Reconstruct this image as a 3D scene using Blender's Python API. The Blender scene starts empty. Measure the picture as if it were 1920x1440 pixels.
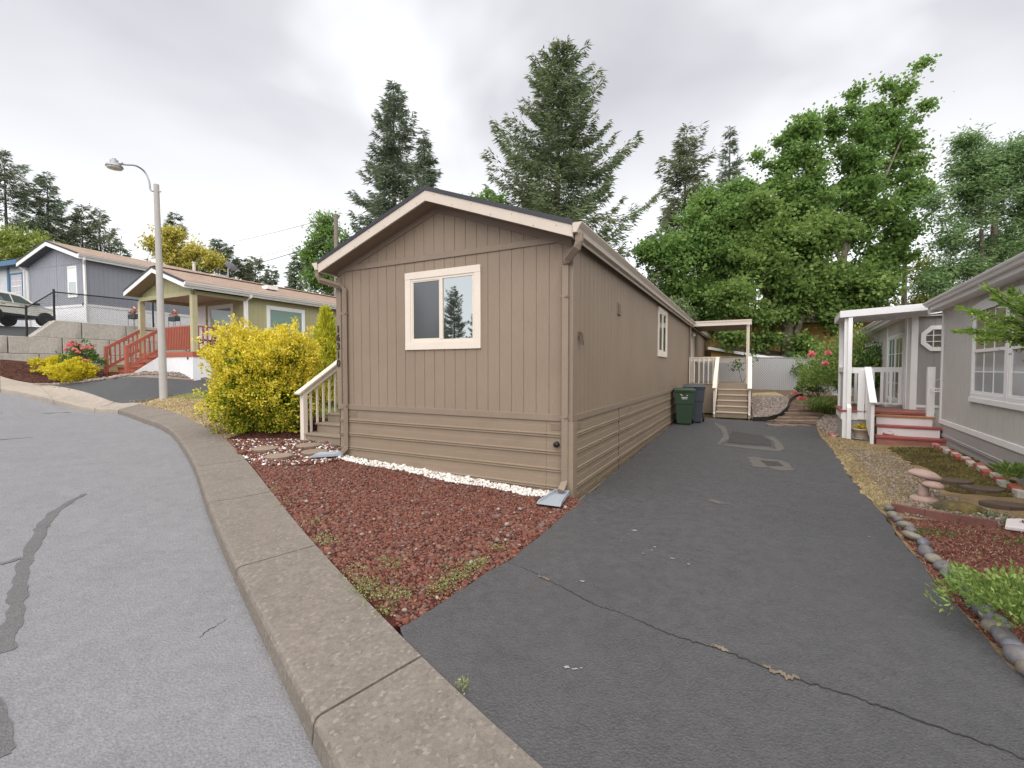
import bpy, bmesh, math, random
import numpy as np
from mathutils import Vector, Matrix
R_ = math.radians
sc = bpy.context.scene
COL = sc.collection
random.seed(7)
# ------------------------------------------------------------------ camera
CZ, FPX, HOR = 1.665, 853.33, 692.0
PIT = math.atan((720 - HOR) / FPX)
cam = bpy.data.cameras.new('camera'); cam.lens = 16; cam.sensor_width = 36; cam.clip_start = .05; cam.clip_end = 3000
co = bpy.data.objects.new('camera', cam); COL.objects.link(co)
co.location = (0, 0, CZ); co.rotation_euler = (R_(90) - PIT, 0, 0); sc.camera = co
# ------------------------------------------------------------------ light, exposure
SUN_EL, SUN_AZ = 58, 188          # azimuth measured clockwise from +Y: behind the camera, a little left
sun = bpy.data.lights.new('sun', 'SUN'); sun.energy = 1.5; sun.angle = R_(100); sun.color = (1, .95, .88)
so = bpy.data.objects.new('sun', sun); COL.objects.link(so)
_d = Vector((math.sin(R_(SUN_AZ)) * math.cos(R_(SUN_EL)), math.cos(R_(SUN_AZ)) * math.cos(R_(SUN_EL)), math.sin(R_(SUN_EL))))
so.rotation_euler = _d.to_track_quat('Z', 'Y').to_euler()
vs = sc.view_settings; vs.view_transform = 'Standard'; vs.look = 'None'; vs.gamma = 1; vs.use_curve_mapping = False; vs.exposure = 1.8
w = bpy.data.worlds.new('World'); sc.world = w; w.use_nodes = True
nt = w.node_tree; nt.nodes.clear()
def nn(t, typ, **kw):
    n = t.nodes.new(typ)
    for k, v in kw.items(): setattr(n, k, v)
    return n
def mth(t, op, a, b=None, c=None):
    n = nn(t, 'ShaderNodeMath', operation=op)
    for i, v in enumerate((a, b, c)):
        if v is None: continue
        if isinstance(v, (int, float)): n.inputs[i].default_value = v
        else: t.links.new(v, n.inputs[i])
    return n.outputs[0]
def ramp(t, fac, stops, interp='LINEAR'):
    n = nn(t, 'ShaderNodeValToRGB'); n.color_ramp.interpolation = interp
    e = n.color_ramp.elements
    while len(e) < len(stops): e.new(.5)
    for i, (p, c) in enumerate(stops):
        e[i].position = p; e[i].color = tuple(c) + (1,) if len(c) == 3 else c
    t.links.new(fac, n.inputs[0]); return n.outputs[0]
out = nn(nt, 'ShaderNodeOutputWorld')
sky = nn(nt, 'ShaderNodeTexSky', sky_type='NISHITA'); sky.sun_disc = False; sky.sun_elevation = R_(SUN_EL); sky.sun_rotation = R_(SUN_AZ)
bg1 = nn(nt, 'ShaderNodeBackground'); bg1.inputs[1].default_value = .1; nt.links.new(sky.outputs[0], bg1.inputs[0])
tc = nn(nt, 'ShaderNodeTexCoord'); sx = nn(nt, 'ShaderNodeSeparateXYZ'); nt.links.new(tc.outputs['Generated'], sx.inputs[0])
zz = mth(nt, 'ADD', mth(nt, 'MAXIMUM', sx.outputs[2], 0.0), .35)
cx = nn(nt, 'ShaderNodeCombineXYZ'); nt.links.new(mth(nt, 'DIVIDE', sx.outputs[0], zz), cx.inputs[0]); nt.links.new(mth(nt, 'DIVIDE', sx.outputs[1], zz), cx.inputs[1])
nz = nn(nt, 'ShaderNodeTexNoise'); nz.inputs['Scale'].default_value = 1.25; nz.inputs['Detail'].default_value = 4; nz.inputs['Roughness'].default_value = .5; nz.inputs['Distortion'].default_value = .3
mp = nn(nt, 'ShaderNodeMapping'); mp.inputs['Location'].default_value = (3.1, 1.7, 0); nt.links.new(cx.outputs[0], mp.inputs[0]); nt.links.new(mp.outputs[0], nz.inputs['Vector'])
cl = ramp(nt, nz.outputs[0], [(.34, (.20, .197, .208)), (.5, (.25, .247, .258)), (.68, (.40, .40, .41))])
hz = ramp(nt, sx.outputs[2], [(.0, (1, 1, 1)), (.2, (.82, .82, .82)), (.5, (.0, .0, .0))])
mx = nn(nt, 'ShaderNodeMixRGB'); mx.inputs[2].default_value = (.45, .45, .455, 1); nt.links.new(hz, mx.inputs[0]); nt.links.new(cl, mx.inputs[1])
bg2 = nn(nt, 'ShaderNodeBackground'); bg2.inputs[1].default_value = .88; nt.links.new(mx.outputs[0], bg2.inputs[0])
ms = nn(nt, 'ShaderNodeMixShader'); ms.inputs[0].default_value = .95
nt.links.new(bg1.outputs[0], ms.inputs[1]); nt.links.new(bg2.outputs[0], ms.inputs[2]); nt.links.new(ms.outputs[0], out.inputs[0])
# ------------------------------------------------------------------ pixel helpers (a point of the photograph at its own depth)
def ray(px, py):
    dx = (px - 960) / FPX; dy = (720 - py) / FPX; c, s = math.cos(PIT), math.sin(PIT)
    v = np.array([dx, c + dy * s, dy * c - s]); return v / v[1]
def P(px, py, Y):
    return np.array([0, 0, CZ]) + ray(px, py) * Y
# ------------------------------------------------------------------ terrain
ctl = [(-.96, 2.18, -.02), (-.72, 2.94, 0), (.78, 5.97, 0), (2.8, 2.5, 0), (0, 0, 0), (3, 6, 0), (4, 9, 0), (7.2, 11.2, .02), (6.5, 15.2, .03), (5.2, 12.5, .02), (8.6, 14.8, .04),
       (5.08, 5.67, .04), (-2.33, 3.83, -.01), (-3.67, 5.48, .05), (-4.98, 7.15, .13), (-6.34, 8.74, .24), (-9.33, 11.5, .41), (-11.46, 13.1, .55), (-13.7, 13.6, .76),
       (-15.75, 14.0, 1.09), (-12.16, 13.9, .64), (-15.5, 14.7, 1.17), (-17.2, 15.3, 1.43), (-2.9, 7.94, .17), (-5.36, 9.9, .33), (-8.6, 12.5, .62), (-11.11, 14.5, .76),
       (-12, 15.5, 1.36), (-11.16, 16, 1.29), (-12.82, 15.2, 1.35), (-15.7, 15.7, 1.28), (-18.7, 17.4, 1.98), (-8.7, 14.6, .85),
       (8.8, 9.1, .16), (6.8, 6, .2), (4.2, 3.2, .06), (7.4, 9.8, .1), (10.84, 21, .78), (13.3, 20, .7), (10.42, 18.5, .5), (11.3, 16.5, .3),
       (-5, 3, .0), (-8, 6, .2), (-11, 8, .4), (-16, 10, .7), (-6, -4, 0), (3, -6, 0), (10, -3, .2), (14, 8, .4), (16, 20, .8),
       (-60, 40, 6), (-20, 24, 2.3), (-40, 20, 4), (-30, 12, 2.4), (0, 60, 1.5), (0, 30, .6), (30, 40, 1), (40, 5, .6), (-30, -15, 1), (0, -40, 0), (40, -40, 0), (-60, -20, 3)]
CT = np.array(ctl, float)
def _k(r2): return .5 * r2 * np.log(r2 + 1e-9)
_n = len(CT); _d2 = ((CT[:, None, :2] - CT[None, :, :2]) ** 2).sum(-1)
_A = np.zeros((_n + 3, _n + 3)); _A[:_n, :_n] = _k(_d2) + np.eye(_n) * .05; _A[:_n, _n] = 1; _A[:_n, _n + 1:] = CT[:, :2]; _A[_n, :_n] = 1; _A[_n + 1:, :_n] = CT[:, :2].T
_S = np.linalg.solve(_A, np.r_[CT[:, 2], 0, 0, 0])
def TZ(x, y):
    x = np.atleast_1d(np.asarray(x, float)); y = np.atleast_1d(np.asarray(y, float))
    d2 = (x[:, None] - CT[None, :, 0]) ** 2 + (y[:, None] - CT[None, :, 1]) ** 2
    return _k(d2) @ _S[:_n] + _S[_n] + _S[_n + 1] * x + _S[_n + 2] * y
def tz(x, y): return float(TZ(x, y)[0])
_ys = np.concatenate([np.linspace(.6, 30, 1500), np.linspace(30.1, 90, 300)])
def G(px, py, off=0.):
    r = ray(px, py); x = r[0] * _ys; y = r[1] * _ys; z = CZ + r[2] * _ys
    dz = z - TZ(x, y) - off; k = np.argmax(dz < 0)
    if dz[k] >= 0: k = len(_ys) - 1
    if k == 0: return np.array([x[0], y[0], TZ(x[0], y[0])[0] + off])
    t = dz[k - 1] / (dz[k - 1] - dz[k]); yy = _ys[k - 1] + t * (_ys[k] - _ys[k - 1])
    return np.array([r[0] * yy, yy, tz(r[0] * yy, yy) + off])
def GX(pts): return [tuple(G(*p)[:2]) for p in pts]
# ------------------------------------------------------------------ materials
def S(r, g, b, k=1.):
    f = lambda c: (c / 255 / 12.92 if c / 255 <= .04045 else ((c / 255 + .055) / 1.055) ** 2.4) * k
    return (f(r), f(g), f(b))
def base(name):
    m = bpy.data.materials.new(name); m.use_nodes = True; t = m.node_tree
    return m, t, t.nodes['Principled BSDF']
def coords(t, scale=None, world=False):
    if world:
        v = nn(t, 'ShaderNodeNewGeometry').outputs['Position']
    else: v = nn(t, 'ShaderNodeTexCoord').outputs['Object']
    if scale:
        m = nn(t, 'ShaderNodeMapping'); m.inputs['Scale'].default_value = scale; t.links.new(v, m.inputs[0]); v = m.outputs[0]
    return v
def noise(t, v, scale, detail=3, rough=.55, dist=0):
    n = nn(t, 'ShaderNodeTexNoise'); n.inputs['Scale'].default_value = scale; n.inputs['Detail'].default_value = detail; n.inputs['Roughness'].default_value = rough; n.inputs['Distortion'].default_value = dist
    t.links.new(v, n.inputs['Vector']); return n.outputs[0]
def mix(t, f, a, b, bt='MIX'):
    n = nn(t, 'ShaderNodeMixRGB', blend_type=bt)
    for i, v in enumerate((f, a, b)):
        if isinstance(v, (int, float)): n.inputs[i].default_value = v
        elif isinstance(v, tuple): n.inputs[i].default_value = v + (1,) if len(v) == 3 else v
        else: t.links.new(v, n.inputs[i])
    return n.outputs[0]
def bump(t, b, h, strength=.3, dist=.01):
    n = nn(t, 'ShaderNodeBump'); n.inputs['Strength'].default_value = strength; n.inputs['Distance'].default_value = dist
    t.links.new(h, n.inputs['Height']); t.links.new(n.outputs[0], b.inputs['Normal'])
def M(name, col, rough=.6, var=.18, sc1=3., sc2=40., bs=.25, bd=.004, stretch=(1, 1, 1), metal=0., spec=.4, dirt=0.):
    m, t, b = base(name); v = coords(t, stretch)
    n1 = noise(t, v, sc1, 4); n2 = noise(t, v, sc2, 3)
    lo = tuple(c * (1 - var) for c in col); hi = tuple(min(1, c * (1 + var)) for c in col)
    c = ramp(t, n1, [(.3, lo), (.7, hi)])
    c = mix(t, .5, c, ramp(t, n2, [(.3, lo), (.7, hi)]))
    if dirt:
        n3 = noise(t, v, 1.1, 6, .7, .6); c = mix(t, ramp(t, n3, [(.5, (0, 0, 0)), (.72, (dirt,) * 3)]), c, tuple(q * .45 for q in col))
    t.links.new(c, b.inputs['Base Color']); b.inputs['Roughness'].default_value = rough; b.inputs['Metallic'].default_value = metal
    b.inputs['Specular IOR Level'].default_value = spec
    if bs: bump(t, b, n2, bs, bd)
    return m
def leafmat(name, cols, trans=.3, rough=.55, big=.35, bigsc=.6):
    m, t, b = base(name)
    ri = nn(t, 'ShaderNodeNewGeometry').outputs['Random Per Island']
    c = ramp(t, ri, [(i / (len(cols) - 1), q) for i, q in enumerate(cols)])
    if big:
        n = noise(t, coords(t), bigsc, 2); c = mix(t, big, c, ramp(t, n, [(.35, cols[0]), (.65, cols[-1])]))
    t.links.new(c, b.inputs['Base Color']); b.inputs['Roughness'].default_value = rough; b.inputs['Specular IOR Level'].default_value = .25
    tr = nn(t, 'ShaderNodeBsdfTranslucent'); t.links.new(c, tr.inputs[0]); mx = nn(t, 'ShaderNodeMixShader'); mx.inputs[0].default_value = trans
    o = t.nodes['Material Output']; t.links.new(b.outputs[0], mx.inputs[1]); t.links.new(tr.outputs[0], mx.inputs[2]); t.links.new(mx.outputs[0], o.inputs[0])
    return m
def stonemat(name, cols, rough=.85, bs=.5, sc2=60):
    m, t, b = base(name); ri = nn(t, 'ShaderNodeNewGeometry').outputs['Random Per Island']
    c = ramp(t, ri, [(i / (len(cols) - 1), q) for i, q in enumerate(cols)])
    n = noise(t, coords(t), sc2, 3); c = mix(t, .35, c, ramp(t, n, [(.3, (0.02, .02, .02)), (.7, (.6, .6, .6))]), 'SOFT_LIGHT')
    t.links.new(c, b.inputs['Base Color']); b.inputs['Roughness'].default_value = rough; bump(t, b, n, bs, .003); return m
def glassmat(name, col, gl=.4, rough=.01):
    m, t, b = base(name); b.inputs['Base Color'].default_value = col + (1,); b.inputs['Roughness'].default_value = .4; b.inputs['Specular IOR Level'].default_value = .2
    g = nn(t, 'ShaderNodeBsdfGlossy'); g.inputs['Roughness'].default_value = rough; g.inputs[0].default_value = (.9, .95, .95, 1)
    lw = nn(t, 'ShaderNodeFresnel'); lw.inputs[0].default_value = 1.6
    f = mth(t, 'MAXIMUM', lw.outputs[0], gl)
    mx = nn(t, 'ShaderNodeMixShader'); t.links.new(f, mx.inputs[0]); t.links.new(b.outputs[0], mx.inputs[1]); t.links.new(g.outputs[0], mx.inputs[2])
    t.links.new(mx.outputs[0], t.nodes['Material Output'].inputs[0]); return m
def asphalt(name, col, agg=.35, rough=.75, wet=.15, grain=260, patch=(.8, 1.25)):
    m, t, b = base(name); v = coords(t, None, True)
    vo = nn(t, 'ShaderNodeTexVoronoi'); vo.inputs['Scale'].default_value = grain * .55; t.links.new(v, vo.inputs['Vector'])
    g1 = noise(t, v, grain, 2, .6); g2 = noise(t, v, .7, 5, .6, .3); g3 = noise(t, v, 9, 4, .65); g4 = noise(t, v, 60, 3, .7)
    k = lambda q: tuple(c * q for c in col)
    c = ramp(t, g2, [(.3, k(patch[0])), (.7, k(patch[1]))])
    v2 = nn(t, 'ShaderNodeTexVoronoi'); v2.inputs['Scale'].default_value = grain * .2; t.links.new(v, v2.inputs['Vector'])
    c = mix(t, agg, c, ramp(t, vo.outputs['Color'], [(.05, k(.4)), (.45, k(.95)), (.8, k(1.15)), (.97, k(2.1))]))
    c = mix(t, agg * .8, c, ramp(t, v2.outputs['Color'], [(.03, k(.45)), (.3, k(.95)), (.85, k(1.1)), (.98, k(1.7))]))
    g5 = noise(t, coords(t, (1, 1, 1), True), 2.2, 6, .7, .8)
    c = mix(t, .45, c, ramp(t, g3, [(.32, k(.66)), (.68, k(1.34))])); c = mix(t, .28, c, ramp(t, g5, [(.36, k(.7)), (.5, k(1)), (.66, k(1.35))]))
    c = mix(t, .4, c, ramp(t, g4, [(.32, k(.55)), (.68, k(1.45))]))
    t.links.new(c, b.inputs['Base Color']); b.inputs['Specular IOR Level'].default_value = .35
    t.links.new(ramp(t, g3, [(.3, (rough - wet,) * 3), (.7, (rough + wet,) * 3)]), b.inputs['Roughness'])
    bump(t, b, mix(t, .5, vo.outputs['Distance'], g4), .8, .010); return m
def soil(name, cols, s1=3., s2=60., bs=.8, bd=.02):
    m, t, b = base(name); v = coords(t, None, True); n1 = noise(t, v, s1, 5, .6, .3); n2 = noise(t, v, s2, 4, .7)
    st = [(.28 + .44 * i / (len(cols) - 1), q) for i, q in enumerate(cols)]
    c = mix(t, .5, ramp(t, n1, st), ramp(t, n2, st)); t.links.new(c, b.inputs['Base Color']); b.inputs['Roughness'].default_value = .95; b.inputs['Specular IOR Level'].default_value = .1
    bump(t, b, n2, bs, bd); return m
def siding_mat(name, col, rough=.55):
    m, t, b = base(name); v = coords(t, (14, 14, 1.6)); n1 = noise(t, v, 3, 5, .6, 1.2); n2 = noise(t, coords(t), .8, 4, .6); n3 = noise(t, coords(t, (90, 90, 8)), 1, 2)
    k = lambda q: tuple(c * q for c in col)
    c = mix(t, .5, ramp(t, n1, [(.3, k(.9)), (.7, k(1.08))]), ramp(t, n2, [(.3, k(.84)), (.7, k(1.13))]))
    t.links.new(c, b.inputs['Base Color']); b.inputs['Roughness'].default_value = rough; b.inputs['Specular IOR Level'].default_value = .3
    bump(t, b, mix(t, .4, n1, n3), .85, .008); return m
def shingle(name, col):
    m, t, b = base(name); br = nn(t, 'ShaderNodeTexBrick'); v = coords(t)
    br.inputs['Scale'].default_value = 1; br.inputs['Brick Width'].default_value = .3; br.inputs['Row Height'].default_value = .14; br.inputs['Mortar Size'].default_value = .006; br.offset = .37
    k = lambda q: tuple(c * q for c in col) + (1,)
    br.inputs['Color1'].default_value = k(.75); br.inputs['Color2'].default_value = k(1.3); br.inputs['Mortar'].default_value = k(.4)
    sp = nn(t, 'ShaderNodeSeparateXYZ'); t.links.new(v, sp.inputs[0]); cb = nn(t, 'ShaderNodeCombineXYZ'); t.links.new(sp.outputs[1], cb.inputs[0]); t.links.new(sp.outputs[0], cb.inputs[1]); t.links.new(cb.outputs[0], br.inputs['Vector'])
    c = mix(t, .5, br.outputs[0], ramp(t, noise(t, v, 7, 4, .7), [(.3, k(.7)), (.7, k(1.3))])); t.links.new(c, b.inputs['Base Color']); b.inputs['Roughness'].default_value = .9
    bump(t, b, noise(t, v, 90, 2), .5, .005); return m
brown = siding_mat('taupe_siding', (.232, .178, .134))
skirtm = M('taupe_skirting', (.224, .173, .127), .5, .08, 1.2, 30, .12, .003, (1, 1, 3), dirt=.25)
browntrim = M('taupe_trim', (.208, .160, .122), .55, .1, 4, 50, .25, .003)
cream = M('cream_paint', (.62, .555, .485), .5, .06, 3, 60, .15, .002)
cream2 = M('cream_fascia', (.50, .44, .38), .6, .08, 3, 60, .25, .003)
white = M('white_paint', (.74, .735, .74), .5, .05, 3, 50, .1, .002, dirt=.12)
soffit = M('brown_soffit', (.20, .145, .108), .7, .08, 2, 30, .1, .002)
stepm = M('step_boards', (.23, .185, .14), .6, .12, 2, 40, .3, .003)
shdark = shingle('charcoal_shingle', (.035, .034, .04)); shtan = shingle('tan_shingle', (.265, .19, .148)); shbrown = shingle('brown_shingle', (.20, .13, .10)); shgrey = shingle('grey_shingle', (.2, .2, .21)); shmoss = shingle('mossy_shingle', (.09, .06, .04))
black = M('black_metal', (.012, .012, .016), .4, .2, 5, 50, .05)
edgem = M('dark_drip_edge', (.022, .022, .032), .4, .2, 5, 50, 0)
glass = glassmat('window_glass', (.012, .018, .018), .55)
screen = glassmat('insect_screen', (.055, .058, .066), .10, .12)
glass_teal = glassmat('glass_over_blinds', (.20, .29, .27), .12, .05)
glass_grey = glassmat('screened_glass', (.23, .23, .26), .06, .15)
glass_warm = glassmat('glass_over_curtain', (.30, .24, .19), .12, .04)
digit = M('digit_black', (.02, .018, .018), .45, .1, 5, 50, 0)
road_m = asphalt('street_asphalt', (.168, .168, .180), .5, .72, .14, 130, (.84, 1.14))
drive_m = asphalt('sealed_asphalt', (.061, .061, .065), .45, .56, .16, 150, (.66, 1.5))
driveB_m = asphalt('neighbour_asphalt', (.06, .062, .067), .3, .7, .1, 250, (.9, 1.15))
seal_m = asphalt('crack_sealer', (.10, .098, .102), .3, .6, .1, 200)
crack_m = M('crack_fill', (.02, .019, .018), .9, .3, 20, 90, .4)
patch_m = asphalt('worn_patch_asphalt', (.105, .098, .09), .5, .85, .1, 200, (.75, 1.2))
patchd_m = asphalt('dark_patch_asphalt', (.045, .042, .042), .4, .8, .1, 200)
shtan_dirt = soil('ground_earth', [S(70, 58, 44, .8), S(110, 98, 70, .8), S(95, 105, 60, .8)])
def concrete_mat(name, col, speck=.5):
    m, t, b = base(name); v = coords(t, None, True); k = lambda q: tuple(c * q for c in col)
    vo = nn(t, 'ShaderNodeTexVoronoi'); vo.inputs['Scale'].default_value = 48; t.links.new(v, vo.inputs['Vector'])
    g = noise(t, v, 130, 3, .7); g2 = noise(t, v, 1.3, 6, .65, .5); g3 = noise(t, v, 6, 4, .6)
    c = ramp(t, g2, [(.30, k(.6)), (.52, k(1)), (.72, k(1.45))])
    c = mix(t, speck, c, ramp(t, vo.outputs['Color'], [(.0, k(.35)), (.4, k(.9)), (.75, k(1.25)), (.95, k(2.4))]))
    c = mix(t, .4, c, ramp(t, g, [(.3, k(.5)), (.7, k(1.5))])); c = mix(t, .3, c, ramp(t, g3, [(.3, k(.7)), (.7, k(1.2))]))
    t.links.new(c, b.inputs['Base Color']); b.inputs['Roughness'].default_value = .92; b.inputs['Specular IOR Level'].default_value = .15; bump(t, b, g, .6, .006); return m
walk_m = concrete_mat('exposed_aggregate', (.168, .148, .130), .7); block_m = M('cast_concrete', (.40, .375, .34), .9, .3, 1.2, 14, .5, .01, (1, 1, .5), dirt=.5)
apron_m = concrete_mat('apron_concrete', (.29, .255, .22), .3)
lava_m = stonemat('lava_rock', [(.055, .019, .013), (.125, .037, .023), (.155, .047, .029), (.175, .064, .042), (.085, .033, .023), (.195, .09, .062), (.13, .09, .08)])
chip_m = stonemat('white_chips', [(.42, .38, .34), (.72, .70, .67), (.58, .55, .52)], .7, .2)
gravel_m = stonemat('grey_gravel', [(.2, .17, .15), (.3, .25, .22), (.16, .13, .12), (.4, .34, .3)])
river_m = M('river_stone', (.13, .125, .13), .6, .35, 2.5, 45, .25, .004)
rivertan = M('tan_river_stone', (.185, .165, .135), .6, .3, 2.5, 45, .25, .004)
riverblue = M('blue_river_stone', (.13, .13, .155), .55, .3, 2.5, 45, .25, .004)
lavabed_m = soil('lava_bed', [(.04, .016, .014), (.09, .028, .022), (.13, .04, .03)], 8, 90, 1, .02)
bark_m = soil('bark_mulch', [(.025, .012, .01), (.07, .03, .022), (.13, .06, .045)], 5, 70, 1, .03)
redmulch_m = soil('red_mulch', [(.07, .022, .022), (.15, .05, .045), (.26, .16, .09)], 3, 60, 1, .02)
yard_m = soil('yard_earth', [(.10, .075, .05), (.24, .17, .10), (.36, .26, .13)], 2.2, 45, 1, .02)
moss_m = soil('moss_earth', [(.04, .03, .018), (.09, .065, .03), (.17, .14, .05)], 2.5, 40, 1, .03)
dry_m = soil('dry_lawn', [(.22, .17, .09), (.32, .25, .14), (.4, .32, .19)], 2, 60, .7, .02)
lawn_m = soil('green_lawn', [(.10, .14, .04), (.17, .2, .06), (.3, .27, .1)], 2, 60, .7, .02)
gravbed_m = soil('gravel_bed', [(.12, .10, .085), (.22, .18, .155), (.34, .29, .25)], 6, 60, 1, .015)
barkw = M('tree_bark', (.12, .10, .085), .95, .3, 3, 25, .8, .03, (1, 1, .25))
barkp = M('pale_bark', (.20, .165, .14), .95, .3, 3, 25, .8, .03, (1, 1, .25))
stem_m = M('shrub_stem', (.09, .07, .05), .9, .2, 5, 40, .4)
fir_m = leafmat('fir_needles', [(.08, .13, .075), (.125, .185, .095), (.18, .235, .115), (.26, .29, .14)], .3)
fir2_m = leafmat('spruce_needles', [(.095, .135, .095), (.15, .195, .125), (.22, .26, .165)], .3)
pine_m = leafmat('pine_needles', [(.12, .145, .09), (.18, .21, .12), (.26, .28, .17)], .3)
maple_m = leafmat('maple_leaves', [(.085, .175, .045), (.15, .27, .068), (.21, .35, .095), (.30, .43, .13)], .5)
mapled_m = leafmat('dark_maple_leaves', [(.08, .15, .038), (.13, .22, .052), (.195, .30, .075), (.28, .38, .11)], .5)
acacia_m = leafmat('locust_leaves', [(.11, .20, .085), (.165, .275, .11), (.23, .36, .15), (.31, .43, .2)], .5)
lime_m = leafmat('lime_leaves', [(.10, .16, .03), (.22, .28, .05), (.36, .40, .10)], .35)
ygold_m = leafmat('autumn_gold_leaves', [(.30, .29, .04), (.48, .43, .07), (.62, .55, .16)], .35)
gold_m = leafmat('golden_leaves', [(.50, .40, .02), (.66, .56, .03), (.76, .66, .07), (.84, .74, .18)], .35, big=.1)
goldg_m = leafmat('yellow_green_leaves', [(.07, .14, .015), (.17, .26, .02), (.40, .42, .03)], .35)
goldb_m = leafmat('bushy_yellow_thread', [(.40, .36, .02), (.62, .54, .03), (.76, .64, .06)], .3, big=.15, bigsc=3)
green_m = leafmat('garden_leaves', [(.04, .10, .025), (.09, .17, .04), (.16, .25, .07)], .3)
lightg_m = leafmat('light_leaves', [(.10, .18, .04), (.2, .3, .07), (.32, .4, .12)], .3)
weed_m = leafmat('weed_leaves', [(.14, .18, .06), (.24, .28, .10), (.34, .38, .16)], .3)
juni_m = leafmat('juniper_sprays', [(.08, .17, .03), (.17, .30, .05), (.30, .42, .09)], .35)
straw_m = leafmat('straw_blades', [(.22, .165, .085), (.33, .255, .14), (.45, .37, .23)], .2, big=.3, bigsc=2)
pink_m = leafmat('pink_petals', [(.62, .10, .14), (.8, .22, .24), (.85, .45, .42)], .3, big=0)
red_fl = leafmat('red_petals', [(.4, .05, .06), (.6, .15, .12)], .2, big=0)
yel_fl = leafmat('yellow_petals', [(.6, .42, .02), (.75, .6, .05), (.3, .3, .04)], .2, big=0)
# ------------------------------------------------------------------ mesh builder
class MB:
    def __init__(s): s.v = []; s.f = []
    def poly(s, pts):
        b = len(s.v); s.v += [tuple(map(float, p)) for p in pts]; s.f.append(tuple(range(b, b + len(pts))))
    def mesh(s, vs, fs):
        b = len(s.v); s.v += [tuple(map(float, p)) for p in vs]; s.f += [tuple(i + b for i in f) for f in fs]
    def box(s, x0, x1, y0, y1, z0, z1):
        v = [(x, y, z) for x in (x0, x1) for y in (y0, y1) for z in (z0, z1)]
        s.mesh(v, [(0, 1, 3, 2), (4, 6, 7, 5), (0, 4, 5, 1), (2, 3, 7, 6), (0, 2, 6, 4), (1, 5, 7, 3)]); return s
    def pbox(s, pl, a0, a1, z0, z1, d0, d1):
        v = [pl(a, z, d) for a in (a0, a1) for z in (z0, z1) for d in (d0, d1)]
        s.mesh(v, [(0, 1, 3, 2), (4, 6, 7, 5), (0, 4, 5, 1), (2, 3, 7, 6), (0, 2, 6, 4), (1, 5, 7, 3)]); return s
    def prism(s, pts, off):                                   # polygon pts (3d) extruded by vector off
        n = len(pts); o = np.array(off, float); p = [np.array(q, float) for q in pts]
        s.mesh(p + [q + o for q in p], [tuple(range(n))[::-1], tuple(range(n, 2 * n))] + [(i, (i + 1) % n, n + (i + 1) % n, n + i) for i in range(n)]); return s
    def bar(s, p, q, w, h, up=(0, 0, 1)):                     # rectangular bar from p to q
        p = Vector(p); q = Vector(q); d = (q - p).normalized(); u = Vector(up)
        if abs(d.dot(u)) > .99: u = Vector((0, 1, 0))
        a = d.cross(u).normalized(); c = a.cross(d).normalized()
        v = [e + a * (i * w / 2) + c * (j * h / 2) for e in (p, q) for i, j in ((-1, -1), (1, -1), (1, 1), (-1, 1))]
        s.mesh(v, [(3, 2, 1, 0), (4, 5, 6, 7), (0, 1, 5, 4), (1, 2, 6, 5), (2, 3, 7, 6), (3, 0, 4, 7)]); return s
    def tube(s, pts, rad, n=8, cap=True, sq=None, rot0=0.):
        pts = [Vector(p) for p in pts]; m = len(pts); rad = rad if hasattr(rad, '__len__') else [rad] * m
        d0 = (pts[1] - pts[0]).normalized(); u = Vector((0, 0, 1)) if abs(d0.z) < .9 else Vector((0, 1, 0)); a = d0.cross(u).normalized(); vs = []
        for i in range(m):
            d = (pts[min(i + 1, m - 1)] - pts[max(i - 1, 0)]).normalized(); a = (a - d * a.dot(d)).normalized(); c = d.cross(a)
            for k in range(n):
                if sq: x, y = ((-1, -1), (1, -1), (1, 1), (-1, 1))[k]; vs.append(pts[i] + a * x * sq[0] / 2 + c * y * sq[1] / 2)
                else: t = 2 * math.pi * k / n + rot0; vs.append(pts[i] + (a * math.cos(t) + c * math.sin(t)) * rad[i])
        fs = [(i * n + k, i * n + (k + 1) % n, (i + 1) * n + (k + 1) % n, (i + 1) * n + k) for i in range(m - 1) for k in range(n)]
        if cap: fs += [tuple(range(n))[::-1], tuple(range((m - 1) * n, m * n))]
        s.mesh(vs, fs); return s
    def lathe(s, prof, c=(0, 0, 0), n=20, axis='z', jit=0):
        vs = []
        for r, h in prof:
            for k in range(n):
                t = 2 * math.pi * k / n; q = (r * math.cos(t), r * math.sin(t), h)
                if axis == 'x': q = (h, q[0], q[1])
                if axis == 'y': q = (q[0], h, q[1])
                vs.append((c[0] + q[0], c[1] + q[1], c[2] + q[2]))
        m = len(prof); fs = [(i * n + k, i * n + (k + 1) % n, (i + 1) * n + (k + 1) % n, (i + 1) * n + k) for i in range(m - 1) for k in range(n)]
        fs += [tuple(range(n))[::-1], tuple(range((m - 1) * n, m * n))]; s.mesh(vs, fs); return s
    def build(s, name, mat, parent=None, bevel=0, smooth=False, wl=None, label=None):
        vs = s.v
        if wl is not None:                                    # verts are in world space: bring them into the thing's space
            inv = wl.inverted(); vs = [inv @ Vector(v) for v in vs]
        me = bpy.data.meshes.new(name); me.from_pydata(vs, [], s.f)
        b = bmesh.new(); b.from_mesh(me); bmesh.ops.recalc_face_normals(b, faces=b.faces); b.to_mesh(me); b.free()
        if smooth: me.polygons.foreach_set('use_smooth', [True] * len(me.polygons))
        me.materials.append(mat); o = bpy.data.objects.new(name, me); COL.objects.link(o)
        if parent is not None: o.parent = parent
        if bevel:
            k = o.modifiers.new('bevel', 'BEVEL'); k.width = bevel; k.segments = 2; k.limit_method = 'ANGLE'; k.angle_limit = R_(40)
        if label: o['label'] = label
        return o
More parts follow.
